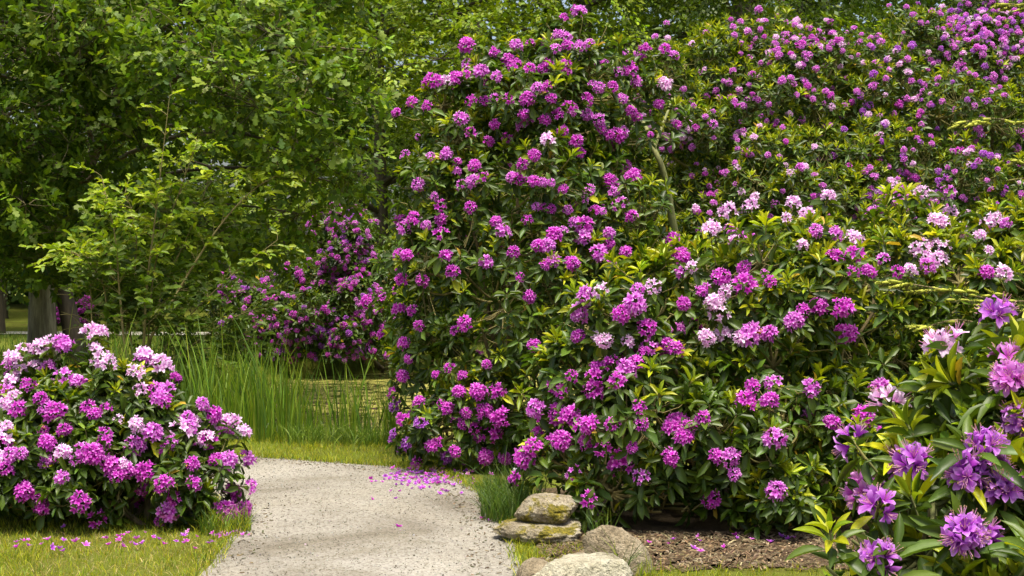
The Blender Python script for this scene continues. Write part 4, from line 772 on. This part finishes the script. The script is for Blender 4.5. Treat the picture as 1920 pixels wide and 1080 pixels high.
xr, yr = scat(700, -9.5, -4.5, 13.6, 18); blades('reeds', 'loose reeds and tall grass left of the rounded bush', xr, yr, .6, .014, RD, .35, 5)
xw, yw = scat(700, -2.0, -.9, 12.7, 13.1); blades('waterside_grass', 'arching bright grass at the foot of the reeds', xw, yw, .2, .007, [(.12, .19, .02), (.17, .24, .025), (.08, .14, .016)], .9, 4)
# leafy weeds at the foot of the hedge
# fallen flowers
FL = []
for p in ('magenta', 'violet', 'orchid'):
    for k in range(2): V, T, b = floret(); FL.append(mesh_from('fallen_flower', V * np.array([.026, .026, .02]) + np.array([0, 0, .008]), T, M_PETAL, petal_tint(b, p, .8), False))
def fallen(n, f, label, group, sel=(0, 6), hz=.014):
    for _ in range(n):
        px, py = f(); p = G(px, py); p[2] = hz; o = bpy.data.objects.new('fallen_flower', FL[rng.integers(*sel)]); COL.objects.link(o); o.location = p; o.rotation_euler = (rng.normal(0, .35), rng.normal(0, .35), rng.random() * 6.28)
        s = rng.uniform(.65, 1.15); o.scale = (s, s * rng.uniform(.6, 1), s); tag(o, label, 'flower', group)
fallen(105, lambda: (rng.normal(800, 36), rng.normal(897, 10)), 'fallen purple flower in the drift on the gravel under the tall bush', 'fallen flowers drifted on the gravel', (1, 4))
fallen(36, lambda: (rng.uniform(680, 890), rng.normal(905, 13)), 'stray fallen purple flower on the open gravel path', 'stray fallen flowers on the path')
fallen(5, lambda: (rng.uniform(560, 930), rng.uniform(890, 1000)), 'stray fallen purple flower on the open gravel path', 'stray fallen flowers on the path')
fallen(10, lambda: (rng.normal(440, 14), rng.normal(1008, 6)), 'fallen pink flower at the path edge by the rounded bush', 'fallen flowers by the rounded bush', (0, 6))
fallen(44, lambda: (rng.uniform(0, 400), rng.normal(1022, 10)), 'fallen pink flower lying in the mown grass', 'fallen flowers in the lawn', (0, 6), .035)
fallen(22, lambda: (rng.uniform(1110, 1500), rng.normal(1024, 8)), 'fallen purple flower lying on the brown mulch', 'fallen flowers on the mulch', (0, 6), .022)
# wood chips and gravel
def bits(name, label, cat, x, y, z, l, w_, t, cols, m_, jit):
    n = len(x); an = rng.random(n) * 6.283; c, s = np.cos(an), np.sin(an); cube = np.array([(-1, -1, -1), (1, -1, -1), (1, 1, -1), (-1, 1, -1), (-.7, -.7, 1), (.8, -.7, 1), (.7, .8, 1), (-.8, .7, 1)]) * .5
    V = cube[None] * np.stack([l, w_, t], -1)[:, None]; tl = rng.normal(0, .25, n)[:, None]; Vx = V[..., 0] * c[:, None] - V[..., 1] * s[:, None] + x[:, None]; Vy = V[..., 0] * s[:, None] + V[..., 1] * c[:, None] + y[:, None]; Vz = V[..., 2] + V[..., 0] * tl + z[:, None]
    Q = np.array([(0, 1, 5, 4), (1, 2, 6, 5), (2, 3, 7, 6), (3, 0, 4, 7), (4, 5, 6, 7)]); QQ = (Q[None] + (np.arange(n) * 8)[:, None, None]).reshape(-1, 4)
    return tag(link(name, mesh_from(name, np.stack([Vx, Vy, Vz], -1).reshape(-1, 3), QQ, m_, np.repeat(tints(n, cols, jit), 8, 0), False)), label, cat, kind='stuff')
xc, yc = scat(6500, .15, 3.3, 7.45, 8.5); n = len(xc); bits('wood_chips', 'brown bark chips of the mulch bed', 'mulch', xc, yc, np.full(n, .012) + rng.uniform(0, .012, n), rng.uniform(.01, .06, n) * rng.uniform(.5, 1.2, n), rng.uniform(.003, .012, n), rng.uniform(.002, .006, n), [(.13, .09, .045), (.17, .125, .065), (.07, .045, .022), (.1, .065, .035), (.22, .175, .1)], M_CHIP, .3)
xp, yp = scat(12000, -2.6, .3, 5.5, 12.0); k = in_path(xp, yp); xp, yp = xp[k], yp[k]; n = len(xp); sz = rng.uniform(.002, .0055, n) * np.where(rng.random(n) < .04, 1.8, 1)
bits('loose_gravel', 'loose grey and dark stone grit on the path', 'gravel', xp, yp, np.full(n, .017), sz * 1.3, sz, sz * .8, [(.23, .215, .175), (.27, .255, .215), (.13, .115, .08), (.075, .06, .04), (.3, .285, .25)], M_PEBBLE, .2)
# dandelion clocks by the path
for px, py, hh in ((972, 898, .3), (958, 905, .27)):
    b = np.array([.03 + (px - 965) * .004, 9.3, 0.0]); a = Acc(); a.tube(bez(b - [0, 0, .02], b + [.01, 0, hh * .6], b + [.02, 0, hh], 6), .0025, 5, (.14, .2, .05)); d = tag(link('dandelion', None, None, b), 'white dandelion clock in the dark grass beside the path', 'dandelion', 'dandelion clocks'); link('stalk', a.mesh('stalk', M_CHIP, b), d)
    a = Acc()
    for v in rdir(120): a.tube(np.array([b + [.02, 0, hh], b + np.array([.02, 0, hh]) + v * .017]), .0007, 3, (.75, .75, .72))
    link('seed_head', a.mesh('seed_head', M_CHIP, b), d)

# brown leaf litter and soil crumbs gathered along the gravel edges
e3 = np.vstack([along(PLj[seg], 500, -.22, .05, 1), along(PRj[seg2], 900, -.28, .05, -1)]); n = len(e3)
bits('leaf_litter', 'brown leaf litter and soil crumbs along the gravel edges', 'litter', e3[:, 0], e3[:, 1], np.full(n, .012), rng.uniform(.006, .03, n), rng.uniform(.004, .012, n), rng.uniform(.002, .005, n), [(.1, .075, .04), (.06, .045, .025), (.16, .12, .06), (.07, .08, .03)], M_CHIP, .3)
